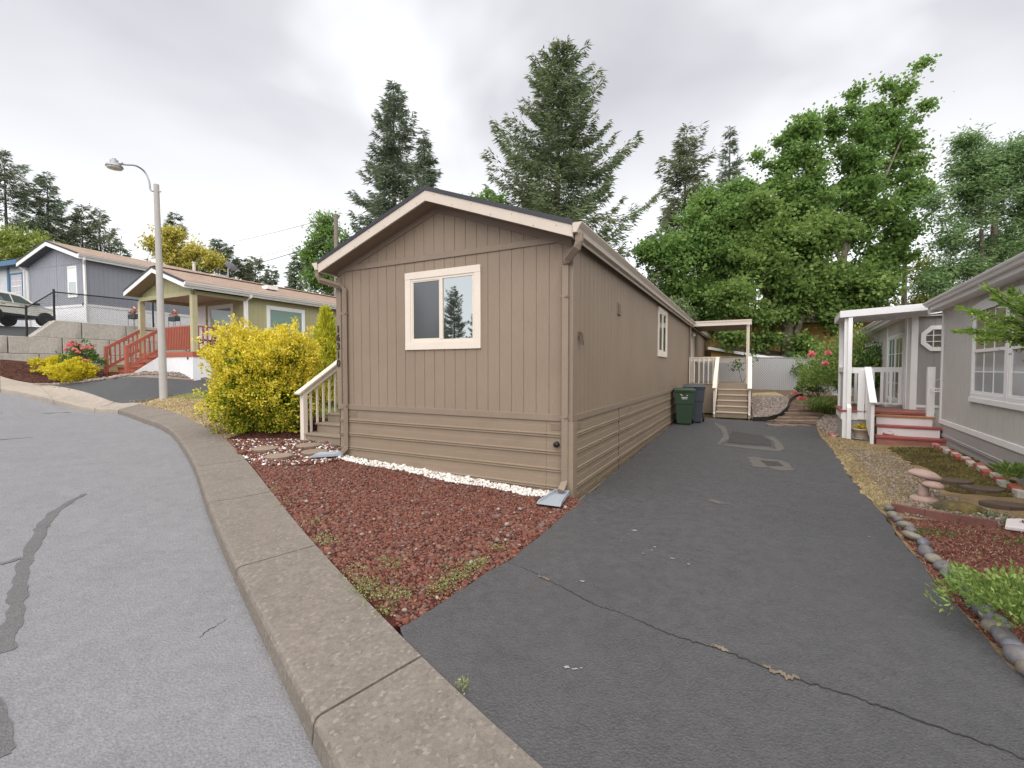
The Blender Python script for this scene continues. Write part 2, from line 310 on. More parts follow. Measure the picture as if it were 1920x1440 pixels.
def fast_mesh(name, V, F, mat, parent=None, smooth=False):
    V = np.asarray(V, np.float32); F = np.asarray(F, np.int32); me = bpy.data.meshes.new(name); k = F.shape[1]
    me.vertices.add(len(V)); me.vertices.foreach_set('co', V.ravel()); me.loops.add(F.size); me.loops.foreach_set('vertex_index', F.ravel())
    me.polygons.add(len(F)); me.polygons.foreach_set('loop_start', np.arange(0, F.size, k, dtype=np.int32)); me.polygons.foreach_set('loop_total', np.full(len(F), k, np.int32))
    if smooth: me.polygons.foreach_set('use_smooth', np.ones(len(F), bool))
    me.update(calc_edges=True); me.materials.append(mat); o = bpy.data.objects.new(name, me); COL.objects.link(o)
    if parent is not None: o.parent = parent
    return o
def thing(name, label, cat, loc=(0, 0, 0), rz=0., group=None):
    o = bpy.data.objects.new(name, None); COL.objects.link(o); o.empty_display_size = .2; o.location = tuple(map(float, loc)); o.rotation_euler = (0, 0, rz)
    o['label'] = label; o['category'] = cat
    if group: o['group'] = group
    return o
def tag(o, label, cat, group=None):
    o['label'] = label; o['category'] = cat
    if group: o['group'] = group
    return o
def struct(o, kind='structure'): o['kind'] = kind; return o
def copytree(root, label=None, loc=None, rz=None, scale=None):
    r = root.copy(); COL.objects.link(r)
    if label: r['label'] = label
    if loc is not None: r.location = tuple(map(float, loc))
    if rz is not None: r.rotation_euler = (0, 0, rz)
    if scale: r.scale = (scale,) * 3 if isinstance(scale, (int, float)) else scale
    for ch in list(root.children):
        c = ch.copy(); COL.objects.link(c); c.parent = r
        for g in list(ch.children):
            d = g.copy(); COL.objects.link(d); d.parent = c
    return r
def WM(o): return Matrix.Translation(o.location) @ Matrix.Rotation(o.rotation_euler.z, 4, 'Z')
# ------------------------------------------------------------------ ground sheets that follow the terrain
def rough(poly, amp=.03, step=.12, seed=1):
    r = np.random.default_rng(seed); out = []; n = len(poly)
    for i in range(n):
        a = np.array(poly[i]); b = np.array(poly[(i + 1) % n]); d = np.linalg.norm(b - a); k = max(1, int(d / step)); nr = np.array([-(b - a)[1], (b - a)[0]]) / (d + 1e-9)
        for j in range(k): out.append(tuple(a + (b - a) * j / k + nr * (r.normal() * amp if j else 0)))
    return out
def sheet(name, poly, off, mat, res=.5, depth=.3, kind='structure', hump=None, parent=None):
    b = bmesh.new(); vs = [b.verts.new((x, y, 0)) for x, y in poly]; f = b.faces.new(vs)
    if f.normal.z < 0 or True: bmesh.ops.recalc_face_normals(b, faces=b.faces)
    bmesh.ops.triangulate(b, faces=b.faces[:])
    xs = [p[0] for p in poly]; ys = [p[1] for p in poly]
    for ax, lo, hi in ((0, min(xs), max(xs)), (1, min(ys), max(ys))):
        k = math.ceil(lo / res) * res
        while k < hi:
            bmesh.ops.bisect_plane(b, geom=b.verts[:] + b.edges[:] + b.faces[:], plane_co=(k, 0, 0) if ax == 0 else (0, k, 0), plane_no=(1, 0, 0) if ax == 0 else (0, 1, 0), dist=1e-5); k += res
    b.verts.index_update(); X = np.array([v.co[:2] for v in b.verts]); Z = TZ(X[:, 0], X[:, 1]) + off
    if hump: Z += hump(X[:, 0], X[:, 1])
    for v, z in zip(b.verts, Z): v.co.z = z
    if depth:
        e = [q for q in b.edges if q.is_boundary]; r = bmesh.ops.extrude_edge_only(b, edges=e)
        for v in r['geom']:
            if isinstance(v, bmesh.types.BMVert): v.co.z -= depth
    bmesh.ops.recalc_face_normals(b, faces=b.faces)
    me = bpy.data.meshes.new(name); b.to_mesh(me); b.free(); me.materials.append(mat); o = bpy.data.objects.new(name, me); COL.objects.link(o)
    if kind: o['kind'] = kind
    return o
def inpoly(x, y, poly):
    c = np.zeros(len(x), bool); n = len(poly); j = n - 1
    for i in range(n):
        xi, yi = poly[i]; xj, yj = poly[j]
        k = ((yi > y) != (yj > y)) & (x < (xj - xi) * (y - yi) / (yj - yi + 1e-12) + xi); c ^= k; j = i
    return c
def scatter(poly, n, rng):
    p = np.array(poly); lo = p.min(0); hi = p.max(0); res = np.zeros((0, 2))
    while len(res) < n:
        q = lo + (hi - lo) * rng.random((n * 2, 2)); res = np.r_[res, q[inpoly(q[:, 0], q[:, 1], poly)]]
    return res[:n]
_ph = (1 + 5 ** .5) / 2
ICO = np.array([(-1, _ph, 0), (1, _ph, 0), (-1, -_ph, 0), (1, -_ph, 0), (0, -1, _ph), (0, 1, _ph), (0, -1, -_ph), (0, 1, -_ph), (_ph, 0, -1), (_ph, 0, 1), (-_ph, 0, -1), (-_ph, 0, 1)]) / 1.9
ICF = np.array([(0, 11, 5), (0, 5, 1), (0, 1, 7), (0, 7, 10), (0, 10, 11), (1, 5, 9), (5, 11, 4), (11, 10, 2), (10, 7, 6), (7, 1, 8), (3, 9, 4), (3, 4, 2), (3, 2, 6), (3, 6, 8), (3, 8, 9), (4, 9, 5), (2, 4, 11), (6, 2, 10), (8, 6, 7), (9, 8, 1)])
def stones(name, xy, size, mat, rng, off=0., flat=.75, jit=.22, sv=.35):
    n = len(xy); V = np.repeat(ICO[None], n, 0) * (1 + rng.normal(0, jit, (n, 12, 1)))
    s = size * np.exp(rng.normal(0, sv, (n, 1))) * np.c_[rng.uniform(.7, 1.3, (n, 2)), rng.uniform(.8, 1.1, n) * flat]
    V *= s[:, None, :]; a = rng.random(n) * 6.283; c, q = np.cos(a)[:, None], np.sin(a)[:, None]
    V = np.stack([V[..., 0] * c - V[..., 1] * q, V[..., 0] * q + V[..., 1] * c, V[..., 2]], -1)
    V[..., :2] += xy[:, None]; V[..., 2] += (TZ(xy[:, 0], xy[:, 1]) + off)[:, None] + s[:, 2:3] * .45
    F = (ICF[None] + (np.arange(n) * 12)[:, None, None]).reshape(-1, 3); return fast_mesh(name, V.reshape(-1, 3), F, mat)
def unit(v): return v / (np.linalg.norm(v, axis=-1, keepdims=True) + 1e-9)
def cards(name, C, D, U, L, W, mat, parent=None, origin=None, fold=.25):
    C = np.asarray(C, float); n = len(C); D = unit(D); U = unit(U - D * (U * D).sum(-1, keepdims=True)); N = np.cross(D, U); L = np.broadcast_to(L, (n,))[:, None]; W = np.broadcast_to(W, (n,))[:, None]
    m = C + D * L * .45; V = np.stack([C, m + U * W + N * W * fold, C + D * L, m - U * W + N * W * fold], 1).reshape(-1, 3)
    if origin is not None: V = V - np.asarray(origin)
    k = np.arange(n)[:, None] * 4; F = np.concatenate([k + [[0, 1, 2]], k + [[0, 2, 3]]], 1).reshape(-1, 3)
    return fast_mesh(name, V, F, mat, parent)
def rdir(rng, n): return unit(rng.normal(size=(n, 3)))
# ================================================================== THE SETTING
# ground: one sheet, fine near the camera, coarse to the horizon
def ground():
    ax = np.concatenate([[-2000, -900, -400, -200, -120, -80, -60, -48], np.arange(-40, 40.1, 1.0), [48, 60, 80, 120, 200, 400, 900, 2000]])
    X, Y = np.meshgrid(ax, ax); x, y = X.ravel(), Y.ravel(); r = np.hypot(x, y); q = np.clip(55 / np.maximum(r, 1e-6), None, 1)
    z = TZ(x * q, y * q) - .28; n = len(ax); i = np.arange(n * n).reshape(n, n)
    F = np.stack([i[:-1, :-1], i[:-1, 1:], i[1:, 1:], i[1:, :-1]], -1).reshape(-1, 4)
    struct(fast_mesh('ground', np.c_[x, y, z], F, shtan_dirt, smooth=True))
ground()
# the kerbside walk: left (kerb) and right (garden) edges of its joints
WL = GX([(595, 1343), (448, 1063), (393, 942), (369, 874), (344, 831), (317, 802), (270, 783), (223, 768)])
WR = GX([(790, 1230), (592, 1022), (509, 922), (461, 862), (423, 824), (379, 797), (330, 774), (262, 757)])
WL = [(1.55, -.84), (.30, .67)] + WL + GX([(179, 765), (100, 749), (0, 727)]) + [(-19.5, 14.6), (-26, 15)]
WR = [(2.15, -.42), (.86, 1.06)] + WR + GX([(215, 755), (150, 739), (66, 719), (0, 705)])[0:0] + GX([(215, 754), (66, 719), (0, 705)]) + [(-20.5, 16.3), (-26, 17)]
WL, WR = np.array(WL), np.array(WR)
def cat(Pt, k):
    t = np.arange(len(Pt)); o = []
    u = np.linspace(0, len(Pt) - 1, (len(Pt) - 1) * k + 1)
    for x in u:                                              # Catmull-Rom
        i = min(int(x), len(Pt) - 2); f = x - i; p0 = Pt[max(i - 1, 0)]; p1 = Pt[i]; p2 = Pt[i + 1]; p3 = Pt[min(i + 2, len(Pt) - 1)]
        o.append(.5 * ((2 * p1) + (p2 - p0) * f + (2 * p0 - 5 * p1 + 4 * p2 - p3) * f * f + (3 * p1 - p0 - 3 * p2 + p3) * f ** 3))
    return np.array(o)
KS = 10
CL, CR = cat(WL, KS), cat(WR, KS)
def walk(i0, i1, name, mat):
    mb = MB()
    for s in range(i0, i1):
        a, b = s * KS, (s + 1) * KS
        L = CL[a:b + 1].copy(); Rr = CR[a:b + 1].copy(); ln = np.linalg.norm(L[-1] - L[0]); g = .009 / ln
        L[0] += (L[1] - L[0]) * g * KS; L[-1] -= (L[-1] - L[-2]) * g * KS; Rr[0] += (Rr[1] - Rr[0]) * g * KS; Rr[-1] -= (Rr[-1] - Rr[-2]) * g * KS
        rows = []
        for l, r in zip(L, Rr):
            d = (r - l) / np.linalg.norm(r - l); row = []
            low = .05 if s < 9 else .10
            for off, dz in ((-.035, -.32), (-.028, -.13), (-.018, -.03), (-.006, -.008), (.012, -.001), (.03, 0)):
                q = l + d * off; row.append((q[0], q[1], dz * (1 if s < 9 else .55)))
            for k in (.25, .5, .75, 1): q = l + (r - l) * k; row.append((q[0], q[1], 0))
            q = r; row.append((q[0], q[1], -.3)); rows.append(row)
        A = np.array(rows); A[..., 2] += TZ(A[..., 0].ravel(), A[..., 1].ravel()).reshape(A.shape[:2]); m, n = A.shape[:2]
        mb.mesh(A.reshape(-1, 3), [(i * n + k, i * n + k + 1, (i + 1) * n + k + 1, (i + 1) * n + k) for i in range(m - 1) for k in range(n - 1)] + [tuple(range(n)), tuple(range((m - 1) * n, m * n))])
    o = mb.build(name, mat); struct(o); return o
walk(0, 9, 'sidewalk', walk_m); walk(9, len(WL) - 1, 'sidewalk_apron', apron_m)
sheet('joint_filler', [tuple(p) for p in CL[:9 * KS]] + [tuple(p) for p in CR[:9 * KS][::-1]], -.022, crack_m, .5, .05)
# street: from the kerb outwards
far = [(-26, 15), (-60, 18), (-60, -25), (8, -25), (3.5, -3.2)]
sheet('street', [tuple(p) for p in CL] + far[1:], -.13, road_m, 1.0, .2)
def ribbon(name, pts, wd, off, mat, jit=0., seed=3, px=True, sub=6, kind='structure'):
    r = np.random.default_rng(seed); q = np.array([G(x, y, off)[:2] for x, y in pts]) if px else np.array(pts); c = cat(q, sub); n = len(c)
    wv = np.interp(np.linspace(0, 1, n), np.linspace(0, 1, len(wd)), wd) if hasattr(wd, '__len__') else np.full(n, wd)
    t = np.gradient(c, axis=0); t = t / (np.linalg.norm(t, axis=1, keepdims=True) + 1e-9); nr = np.c_[-t[:, 1], t[:, 0]]
    sm = lambda a: np.convolve(np.pad(a, 2, 'edge'), [.1, .25, .3, .25, .1], 'valid'); c = c + nr * r.normal(0, 1, (n, 1)) * jit; l = c + nr * (wv * (.5 + sm(r.normal(0, .25, n))))[:, None]; k = c - nr * (wv * (.5 + sm(r.normal(0, .25, n))))[:, None]
    V = np.r_[l, k]; V = np.c_[V, TZ(V[:, 0], V[:, 1]) + off]; F = [(i, i + 1, n + i + 1, n + i) for i in range(n - 1)]
    return struct(fast_mesh(name, V, np.array(F), mat), kind)
RO = -.125
ribbon('crack_seal', [(0, 1225), (25, 1160), (38, 1110), (44, 1062), (72, 1000), (80, 985), (110, 955), (157, 926)], [.10, .11, .09, .10, .08, .05], RO, seal_m, .002, 3, sub=14)
ribbon('crack_seal', [(0, 1058), (20, 1052), (42, 1046)], [.07, .08], RO + .0015, seal_m, .004, 5)
ribbon('crack_seal', [(0, 1420), (4, 1380), (-8, 1330), (-30, 1290)], [.07, .06], RO, seal_m, .004, 6)
ribbon('crack_seal', [(0, 776), (60, 776), (120, 773), (180, 771)], [.10, .1, .05], RO, seal_m, .01, 7)
ribbon('crack_seal', [(0, 824), (30, 822), (62, 820)], [.06, .02], RO, seal_m, .01, 8)
ribbon('street_crack', [(374, 1195), (392, 1180), (408, 1172), (425, 1160)], [.004, .007, .003], RO, crack_m, .004, 9)
ribbon('gutter_seam', [(p[0], p[1]) for p in [(594, 1372), (560, 1310), (520, 1235), (482, 1160), (452, 1098), (432, 1050), (410, 985), (392, 935)]], [.03, .018, .028, .02, .03, .015], RO, crack_m, .006, 10)
# driveway of the taupe house (polygon runs along walk, red gravel, house, steps, yard)
HO = np.array([.784, 5.97]); HA = R_(27.4); HX = np.array([math.cos(HA), -math.sin(HA)]); HY = np.array([math.sin(HA), math.cos(HA)])
def hw(x, y): return tuple(HO + HX * x + HY * y)
drv_l = GX([(750, 1173), (800, 1145), (860, 1105), (905, 1075), (955, 1049), (1000, 1012), (1050, 970), (1088, 936)])
drv_h = [hw(.16, 1.5), hw(.10, 6), hw(.1, 11.2)] + GX([(1330, 783), (1412, 788)])
drv_r = GX([(1530, 797), (1536, 815), (1560, 842), (1600, 900), (1625, 930), (1650, 955), (1690, 1010), (1740, 1070), (1795, 1135), (1850, 1195), (1890, 1243)]) + [(2.75, 2.2), (3.3, -.5), (2.15, -.42)]
wr = [tuple(p) for p in CR[KS * 1: KS * 2 + 6]]
wr = [p for p in wr if p[1] < 2.9]
sheet('driveway', rough([tuple(CR[0])] + wr + drv_l + drv_h + drv_r[:-1], .012, .15, 2), -.012, drive_m, .6, .2)
DO = -.0075
ribbon('driveway_crack', [(948, 1052), (990, 1068), (1045, 1095), (1110, 1130), (1180, 1155), (1260, 1190), (1350, 1217), (1420, 1245), (1500, 1275), (1600, 1305), (1710, 1345), (1850, 1395), (2010, 1460)], [.003, .006, .005, .008, .008, .011, .006], DO, crack_m, .006, 11, sub=14)
dust_m = soil('sandy_debris', [(.10, .08, .06), (.17, .135, .10), (.24, .2, .15)], 9, 80, .8, .01)
ribbon('crack_debris', [(1430, 1248), (1450, 1256), (1475, 1266), (1500, 1272)], [.015, .035, .045, .015], DO + .003, dust_m, .012, 12)
ribbon('crack_debris', [(1335, 1207), (1352, 1216), (1366, 1221)], [.015, .035, .01], DO + .003, dust_m, .008, 13)
ribbon('crack_debris', [(1010, 1078), (1020, 1083), (1030, 1088)], [.01, .03, .01], DO + .003, dust_m, .006, 14)
def patch(name, px, mat, off, amp=.02, seed=4, kind='structure'):
    return sheet(name, rough(GX(px), amp, .08, seed), off, mat, .5, 0, kind)
patch('worn_patch', [(1336, 790), (1362, 800), (1368, 822), (1350, 832), (1440, 838), (1455, 842), (1449, 826), (1430, 818), (1452, 818), (1472, 840), (1462, 846), (1400, 840), (1344, 832), (1356, 818), (1354, 808)], patch_m, DO, .015, 5)
patch('worn_patch', [(1397, 856), (1425, 857), (1470, 864), (1493, 880), (1468, 882), (1440, 875), (1412, 874)], patch_m, DO, .03, 6)
patch('dark_patch', [(1425, 862), (1460, 865), (1470, 873), (1440, 873)], patchd_m, DO + .003, .015, 7)
patch('dark_patch', [(1374, 808), (1428, 816), (1444, 826), (1446, 835), (1364, 829)], patchd_m, DO + .003, .012, 8)
patch('worn_patch', [(1322, 936), (1338, 935), (1352, 940), (1368, 944), (1345, 943)], patch_m, DO, .01, 9)
r0 = np.random.default_rng(50); spot_m = M('paint_spot', (.24, .24, .25), .8, .2)
for k, (x, y, s) in enumerate([(1190, 993, .03), (1180, 1000, .012), (1260, 1045, .025), (1228, 1024, .014), (1292, 1056, .02), (1092, 1088, .02), (1222, 1030, .012), (1205, 1036, .01), (1165, 1012, .008), (1062, 1248, .02), (1078, 1252, .015), (1090, 1250, .008), (1494, 1098, .008), (1106, 937, .012), (1218, 908, .01), (1630, 1005, .012)]):
    c = G(x, y)[:2]; a = np.linspace(0, 6.28, 11)[:-1]; rr = s * .7 * (1 + r0.normal(0, .35, 10))
    sheet('paint_spot', [(c[0] + rr[i] * 1.3 * math.cos(t), c[1] + rr[i] * .8 * math.sin(t)) for i, t in enumerate(a)], DO + .001, spot_m, .5, 0)
# beds of the taupe house lot
lava_poly = [tuple(p) for p in CR[KS * 3 - 9: KS * 7 - 6] if p[1] > 2.9][::1]
lava_px = [(750, 1170), (700, 1115), (640, 1065), (592, 1021), (545, 968), (509, 921), (490, 892), (470, 868), (520, 872), (578, 872), (655, 862), (662, 852), (850, 884), (1055, 919), (1092, 940), (1050, 969), (1000, 1011), (955, 1048), (905, 1074), (860, 1104), (800, 1144)]
LAVA = GX(lava_px)
sheet('lava_rock_bed', GX([(x - 14, y) if i < 9 else (x, y) for i, (x, y) in enumerate(lava_px)]), -.02, lavabed_m, .4, .25)
bark_px = [(470, 868), (423, 824), (379, 796), (470, 778), (560, 780), (640, 785), (660, 850), (655, 862), (578, 872), (520, 872)]
sheet('bark_bed', GX(bark_px), -.012, bark_m, .4, .25)
dry_px = [(421, 823), (379, 797), (330, 774), (262, 757), (240, 752), (300, 745), (365, 737), (420, 728), (520, 735), (600, 760), (560, 782), (470, 806)]
DRY = GX(dry_px); sheet('dry_lawn', DRY, -.008, dry_m, .4, .25)
GRN = GX([(318, 744), (365, 736), (420, 728), (520, 728), (640, 735), (640, 780), (520, 752), (420, 748)]); sheet('green_lawn', GRN, -.003, lawn_m, .4, .2)
# neighbour lot on the left
sheet('neighbour_driveway', GX([(262, 756), (215, 754), (140, 737), (80, 722), (180, 712), (300, 708), (400, 712), (480, 712), (640, 715), (640, 740), (420, 727), (365, 736), (300, 745)]), -.006, driveB_m, .5, .25)
sheet('pebble_strip', GX([(60, 722), (66, 718), (140, 716), (200, 708), (300, 698), (400, 704), (400, 713), (300, 709), (180, 713), (80, 723)]), .0, gravbed_m, .4, .25)
sheet('mulch_bed', GX([(0, 704), (66, 718), (140, 715), (200, 707), (200, 692), (110, 688), (70, 680), (0, 674)]) + [(-23, 17.5), (-23, 16.8)][:0], .004, bark_m, .4, .25)
# right yard
yard_px = [(1530, 797), (1536, 815), (1560, 842), (1600, 900), (1625, 930), (1650, 955), (1665, 968), (1690, 1008), (1740, 1068), (1795, 1133), (1850, 1193), (1890, 1243)]
YARD = GX(yard_px) + [(2.75, 2.2), (3.3, -.5), (9, -.8), (9.6, 8.5), (12.5, 16), (11, 16.5), (9.4, 14)]
sheet('yard', rough(YARD, .01, .2), -.016, yard_m, .4, .25)
DRYR = GX([(1537, 812), (1585, 822), (1640, 836), (1680, 850), (1730, 905), (1705, 930), (1700, 960), (1655, 954), (1625, 929), (1600, 899), (1560, 841)])
sheet('dry_grass_patch', rough(DRYR, .02, .07, 3), -.006, dry_m, .4, .1)
MOSS = GX([(1668, 838), (1782, 840), (1850, 872), (1905, 905), (1900, 930), (1780, 920), (1745, 880), (1690, 858)])
sheet('moss_patch', rough(MOSS, .05, .12, 4), -.005, moss_m, .4, .1)
REDM = GX([(1668, 968), (1760, 975), (1920, 992), (1990, 1010), (1990, 1240), (1920, 1245), (1850, 1190), (1795, 1130), (1740, 1066), (1695, 1006)])
sheet('red_mulch_bed', rough(REDM, .015, .12, 5), -.004, redmulch_m, .4, .1)
# back yard
BACK = GX([(1412, 786), (1390, 760), (1330, 745), (1300, 735), (1400, 724), (1560, 730), (1560, 760), (1532, 795)])
sheet('back_yard', BACK + [], -.006, soil('back_earth', [(.06, .04, .03), (.12, .085, .06), (.2, .15, .1)], 3, 50, 1, .02), .5, .25)
GRV = GX([(1412, 787), (1408, 744), (1440, 742), (1478, 744), (1481, 752), (1478, 766), (1462, 780), (1440, 786)])
sheet('gravel_mound', GRV, .02, gravbed_m, .4, .2)
DRB = GX([(1410, 737), (1455, 736), (1470, 742), (1410, 744)]); sheet('dry_grass_patch', DRB, .01, dry_m, .4, .1)
# loose stones and grasses that nobody could count
rg = np.random.default_rng(11)
p = scatter(LAVA, 32000, rg); struct(stones("lava_rocks", p, .0122, lava_m, rg, -.02), 'stuff')
edge = [hw(x, -.0) for x in np.linspace(-.25, -4.2, 40)]
WH = [hw(-.12, -.02), hw(-4.15, -.02), hw(-4.15, -.22), hw(-3.4, -.30), hw(-2.6, -.24), hw(-1.8, -.33), hw(-1.0, -.26), hw(-.5, -.34), hw(-.16, -.22)]
p = scatter(WH, 1700, rg); struct(stones('white_rock_chips', p, .0165, chip_m, rg, .0), 'stuff')
PEB = GX([(424, 824), (470, 868), (520, 873), (600, 868), (655, 858), (655, 842), (600, 826), (540, 822), (470, 822)])
p = scatter(PEB, 1100, rg); struct(stones('scattered_white_chips', p, .0145, chip_m, rg, -.012), 'stuff')
p = scatter(PEB, 2500, rg); struct(stones('scattered_red_chips', p, .017, lava_m, rg, -.012), 'stuff')
p = scatter(LAVA, 130, rg); struct(stones('pale_stray_stones', p, .014, gravel_m, rg, .01), 'stuff')
p = scatter(GRV, 3500, rg); struct(stones('gravel_stones', p, .022, gravel_m, rg, .02), 'stuff')
YG = GX([(1580, 835), (1660, 850), (1700, 865), (1760, 925), (1920, 975), (1920, 990), (1700, 965), (1640, 900)])
p = scatter(YG, 5000, rg); struct(stones('yard_gravel', p, .012, gravel_m, rg, -.01), 'stuff')
EG = GX([(1530, 790), (1560, 770), (1600, 800), (1600, 822), (1545, 812)]); p = scatter(EG, 1500, rg); struct(stones('yard_gravel', p, .02, gravel_m, rg, -.01), 'stuff')
p = scatter(GX([(60, 722), (140, 716), (200, 708), (300, 698), (400, 704), (400, 713), (180, 714)]), 1500, rg); struct(stones('pebbles', p, .03, gravel_m, rg, .0), 'stuff')
def grass(name, poly, n, h, mat, seed, lean=.7, wd=.006, off=-.01):
    r = np.random.default_rng(seed); q = scatter(poly, n, r); C = np.c_[q, TZ(q[:, 0], q[:, 1]) + off]
    D = np.c_[r.normal(0, lean, (n, 2)), np.ones(n)]; return struct(cards(name, C, D, rdir(r, n), h * r.uniform(.5, 1.3, n), wd, mat), 'stuff')
grass('dry_grass', DRY, 9000, .07, straw_m, 21, 1., .008)
grass('lawn_grass', GRN, 5000, .06, leafmat('lawn_blades', [(.12, .18, .04), (.2, .27, .07), (.36, .36, .14)]), 22, .8, .008)
grass('dry_grass', DRYR, 9000, .05, straw_m, 23, 1.4, .005)
grass('dry_grass', REDM, 5200, .03, straw_m, 24, 2.2, .004)
grass('dry_grass', YG, 5200, .045, straw_m, 25, 1.6, .004)
grass('moss_sprigs', MOSS, 7000, .03, leafmat('moss_sprigs', [(.06, .045, .02), (.14, .11, .035), (.26, .24, .07)], .15, big=.4, bigsc=2.5), 26, 1.3, .006)
grass('red_mulch_chips', REDM, 6000, .04, leafmat('mulch_chips', [(.08, .025, .025), (.16, .05, .045), (.28, .13, .09)], 0), 27, 4, .007)
grass('bark_chips', GX(bark_px), 6000, .05, leafmat('bark_chips', [(.03, .012, .01), (.085, .03, .022), (.15, .06, .045)], 0), 28, 4, .008)
grass('bark_chips', GX([(0, 704), (66, 718), (140, 715), (200, 707), (200, 694), (110, 688), (0, 678)]), 3500, .07, leafmat('mulch_bits', [(.04, .02, .016), (.09, .04, .03), (.14, .07, .055)], 0), 29, 4, .012)
def weeds(name, spots, seed, mat=weed_m, ll=.022, poly=None):
    r = np.random.default_rng(seed); Cs = []; Ds = []
    for x, y, rad, n in spots:
        c = G(x, y); q = c[:2] + r.normal(0, rad * 1.25, (n, 2)); Cs.append(np.c_[q, TZ(q[:, 0], q[:, 1]) + r.uniform(0, .05, n)]); Ds.append(np.c_[r.normal(0, 1, (n, 2)), r.uniform(.1, 1, n)])
    C = np.concatenate(Cs); D = np.concatenate(Ds); n = len(C); k = r.random(n) < .62; n = k.sum(); ll = ll * .72; return struct(cards(name, C[k], D[k], rdir(r, n), ll * r.uniform(.6, 1.4, n), ll * .34, mat), 'stuff')
weeds('weeds', [(512, 920, .04, 90), (530, 945, .04, 60), (587, 982, .05, 120), (612, 1018, .05, 160), (605, 1010, .03, 80), (662, 1075, .05, 130), (684, 1100, .06, 330), (690, 1110, .04, 150), (700, 1125, .03, 100), (722, 1150, .03, 160),
      (738, 1062, .05, 150), (730, 1120, .06, 190), (745, 1118, .05, 130), (760, 1122, .05, 120), (722, 1052, .04, 70), (820, 1110, .04, 250), (840, 1096, .04, 220), (865, 1083, .04, 190), (885, 1066, .04, 240), (905, 1057, .03, 160), (935, 1030, .04, 90), (838, 1070, .05, 80), (868, 1290, .02, 90), (1660, 955, .05, 40)], 31)
weeds('weeds', [(1100, 925, .05, 60), (1120, 905, .05, 60), (1140, 888, .05, 60), (1165, 870, .05, 60), (1190, 850, .05, 50), (1215, 828, .05, 40)], 32, leafmat('dry_edge_weeds', [(.12, .10, .03), (.25, .2, .08), (.3, .27, .1)]))
weeds('weeds', [(1718, 1000, .05, 60), (1800, 975, .06, 90), (1850, 968, .06, 80), (1735, 1002, .04, 40), (1690, 845, .08, 60), (1822, 1100, .05, 200), (1905, 1020, .05, 60), (1912, 985, .05, 100), (1770, 1005, .05, 60)], 33, green_m, .04)
# ================================================================== HOUSES
def siding(mb, pl, a0, a1, zb, zt, sp=.2, g=.011, dep=.007, off=0.):
    xs = [a0]; x = a0 + sp * .6 + off
    while x < a1 - .02: xs += [x, x + g]; x += sp
    xs.append(a1)
    for i in range(0, len(xs) - 1):
        l, r = xs[i], xs[i + 1]; d = 0 if i % 2 == 0 else -dep
        mb.poly([pl(l, zb, d), pl(r, zb, d), pl(r, zt(r), d), pl(l, zt(l), d)])
        if i % 2: mb.poly([pl(l, zb, 0), pl(l, zb, d), pl(l, zt(l), d), pl(l, zt(l), 0)]); mb.poly([pl(r, zb, 0), pl(r, zb, d), pl(r, zt(r), d), pl(r, zt(r), 0)])
def ribs(mb, pl, a0, a1, z0, z1, pitch=.225, waves=None):
    """horizontal metal lap skirting: flat bands, each closed by a pair of rounded ribs"""
    prof = []; z = z1
    while z - pitch > z0 - .2:
        prof += [(z, 0), (z - .075, .001), (z - .078, .006), (z - pitch + .062, .006)]
        for c in (.048, .018): prof += [(z - pitch + c + .013, .007), (z - pitch + c + .006, .021), (z - pitch + c - .006, .021), (z - pitch + c - .013, .004)]
        z -= pitch
    prof.append((z, 0))
    xs = [a0, a1] if waves is None else list(np.linspace(a0, a1, waves + 1))
    r = random.Random(5); dd = [(r.uniform(-.006, .006) if waves else 0) for _ in xs]
    vs = [pl(x, zz, d + q) for x, q in zip(xs, dd) for zz, d in prof]; n = len(prof)
    mb.mesh(vs, [(i * n + k, i * n + k + 1, (i + 1) * n + k + 1, (i + 1) * n + k) for i in range(len(xs) - 1) for k in range(n - 1)])
def frame4(mb, pl, a0, a1, z0, z1, wd, d0, d1, sill=None):
    s = wd if sill is None else sill
    mb.pbox(pl, a0, a1, z1 - wd, z1, d0, d1); mb.pbox(pl, a0, a1, z0, z0 + s, d0, d1)
    mb.pbox(pl, a0, a0 + wd, z0 + s, z1 - wd, d0, d1 - .003); mb.pbox(pl, a1 - wd, a1, z0 + s, z1 - wd, d0, d1 - .003)
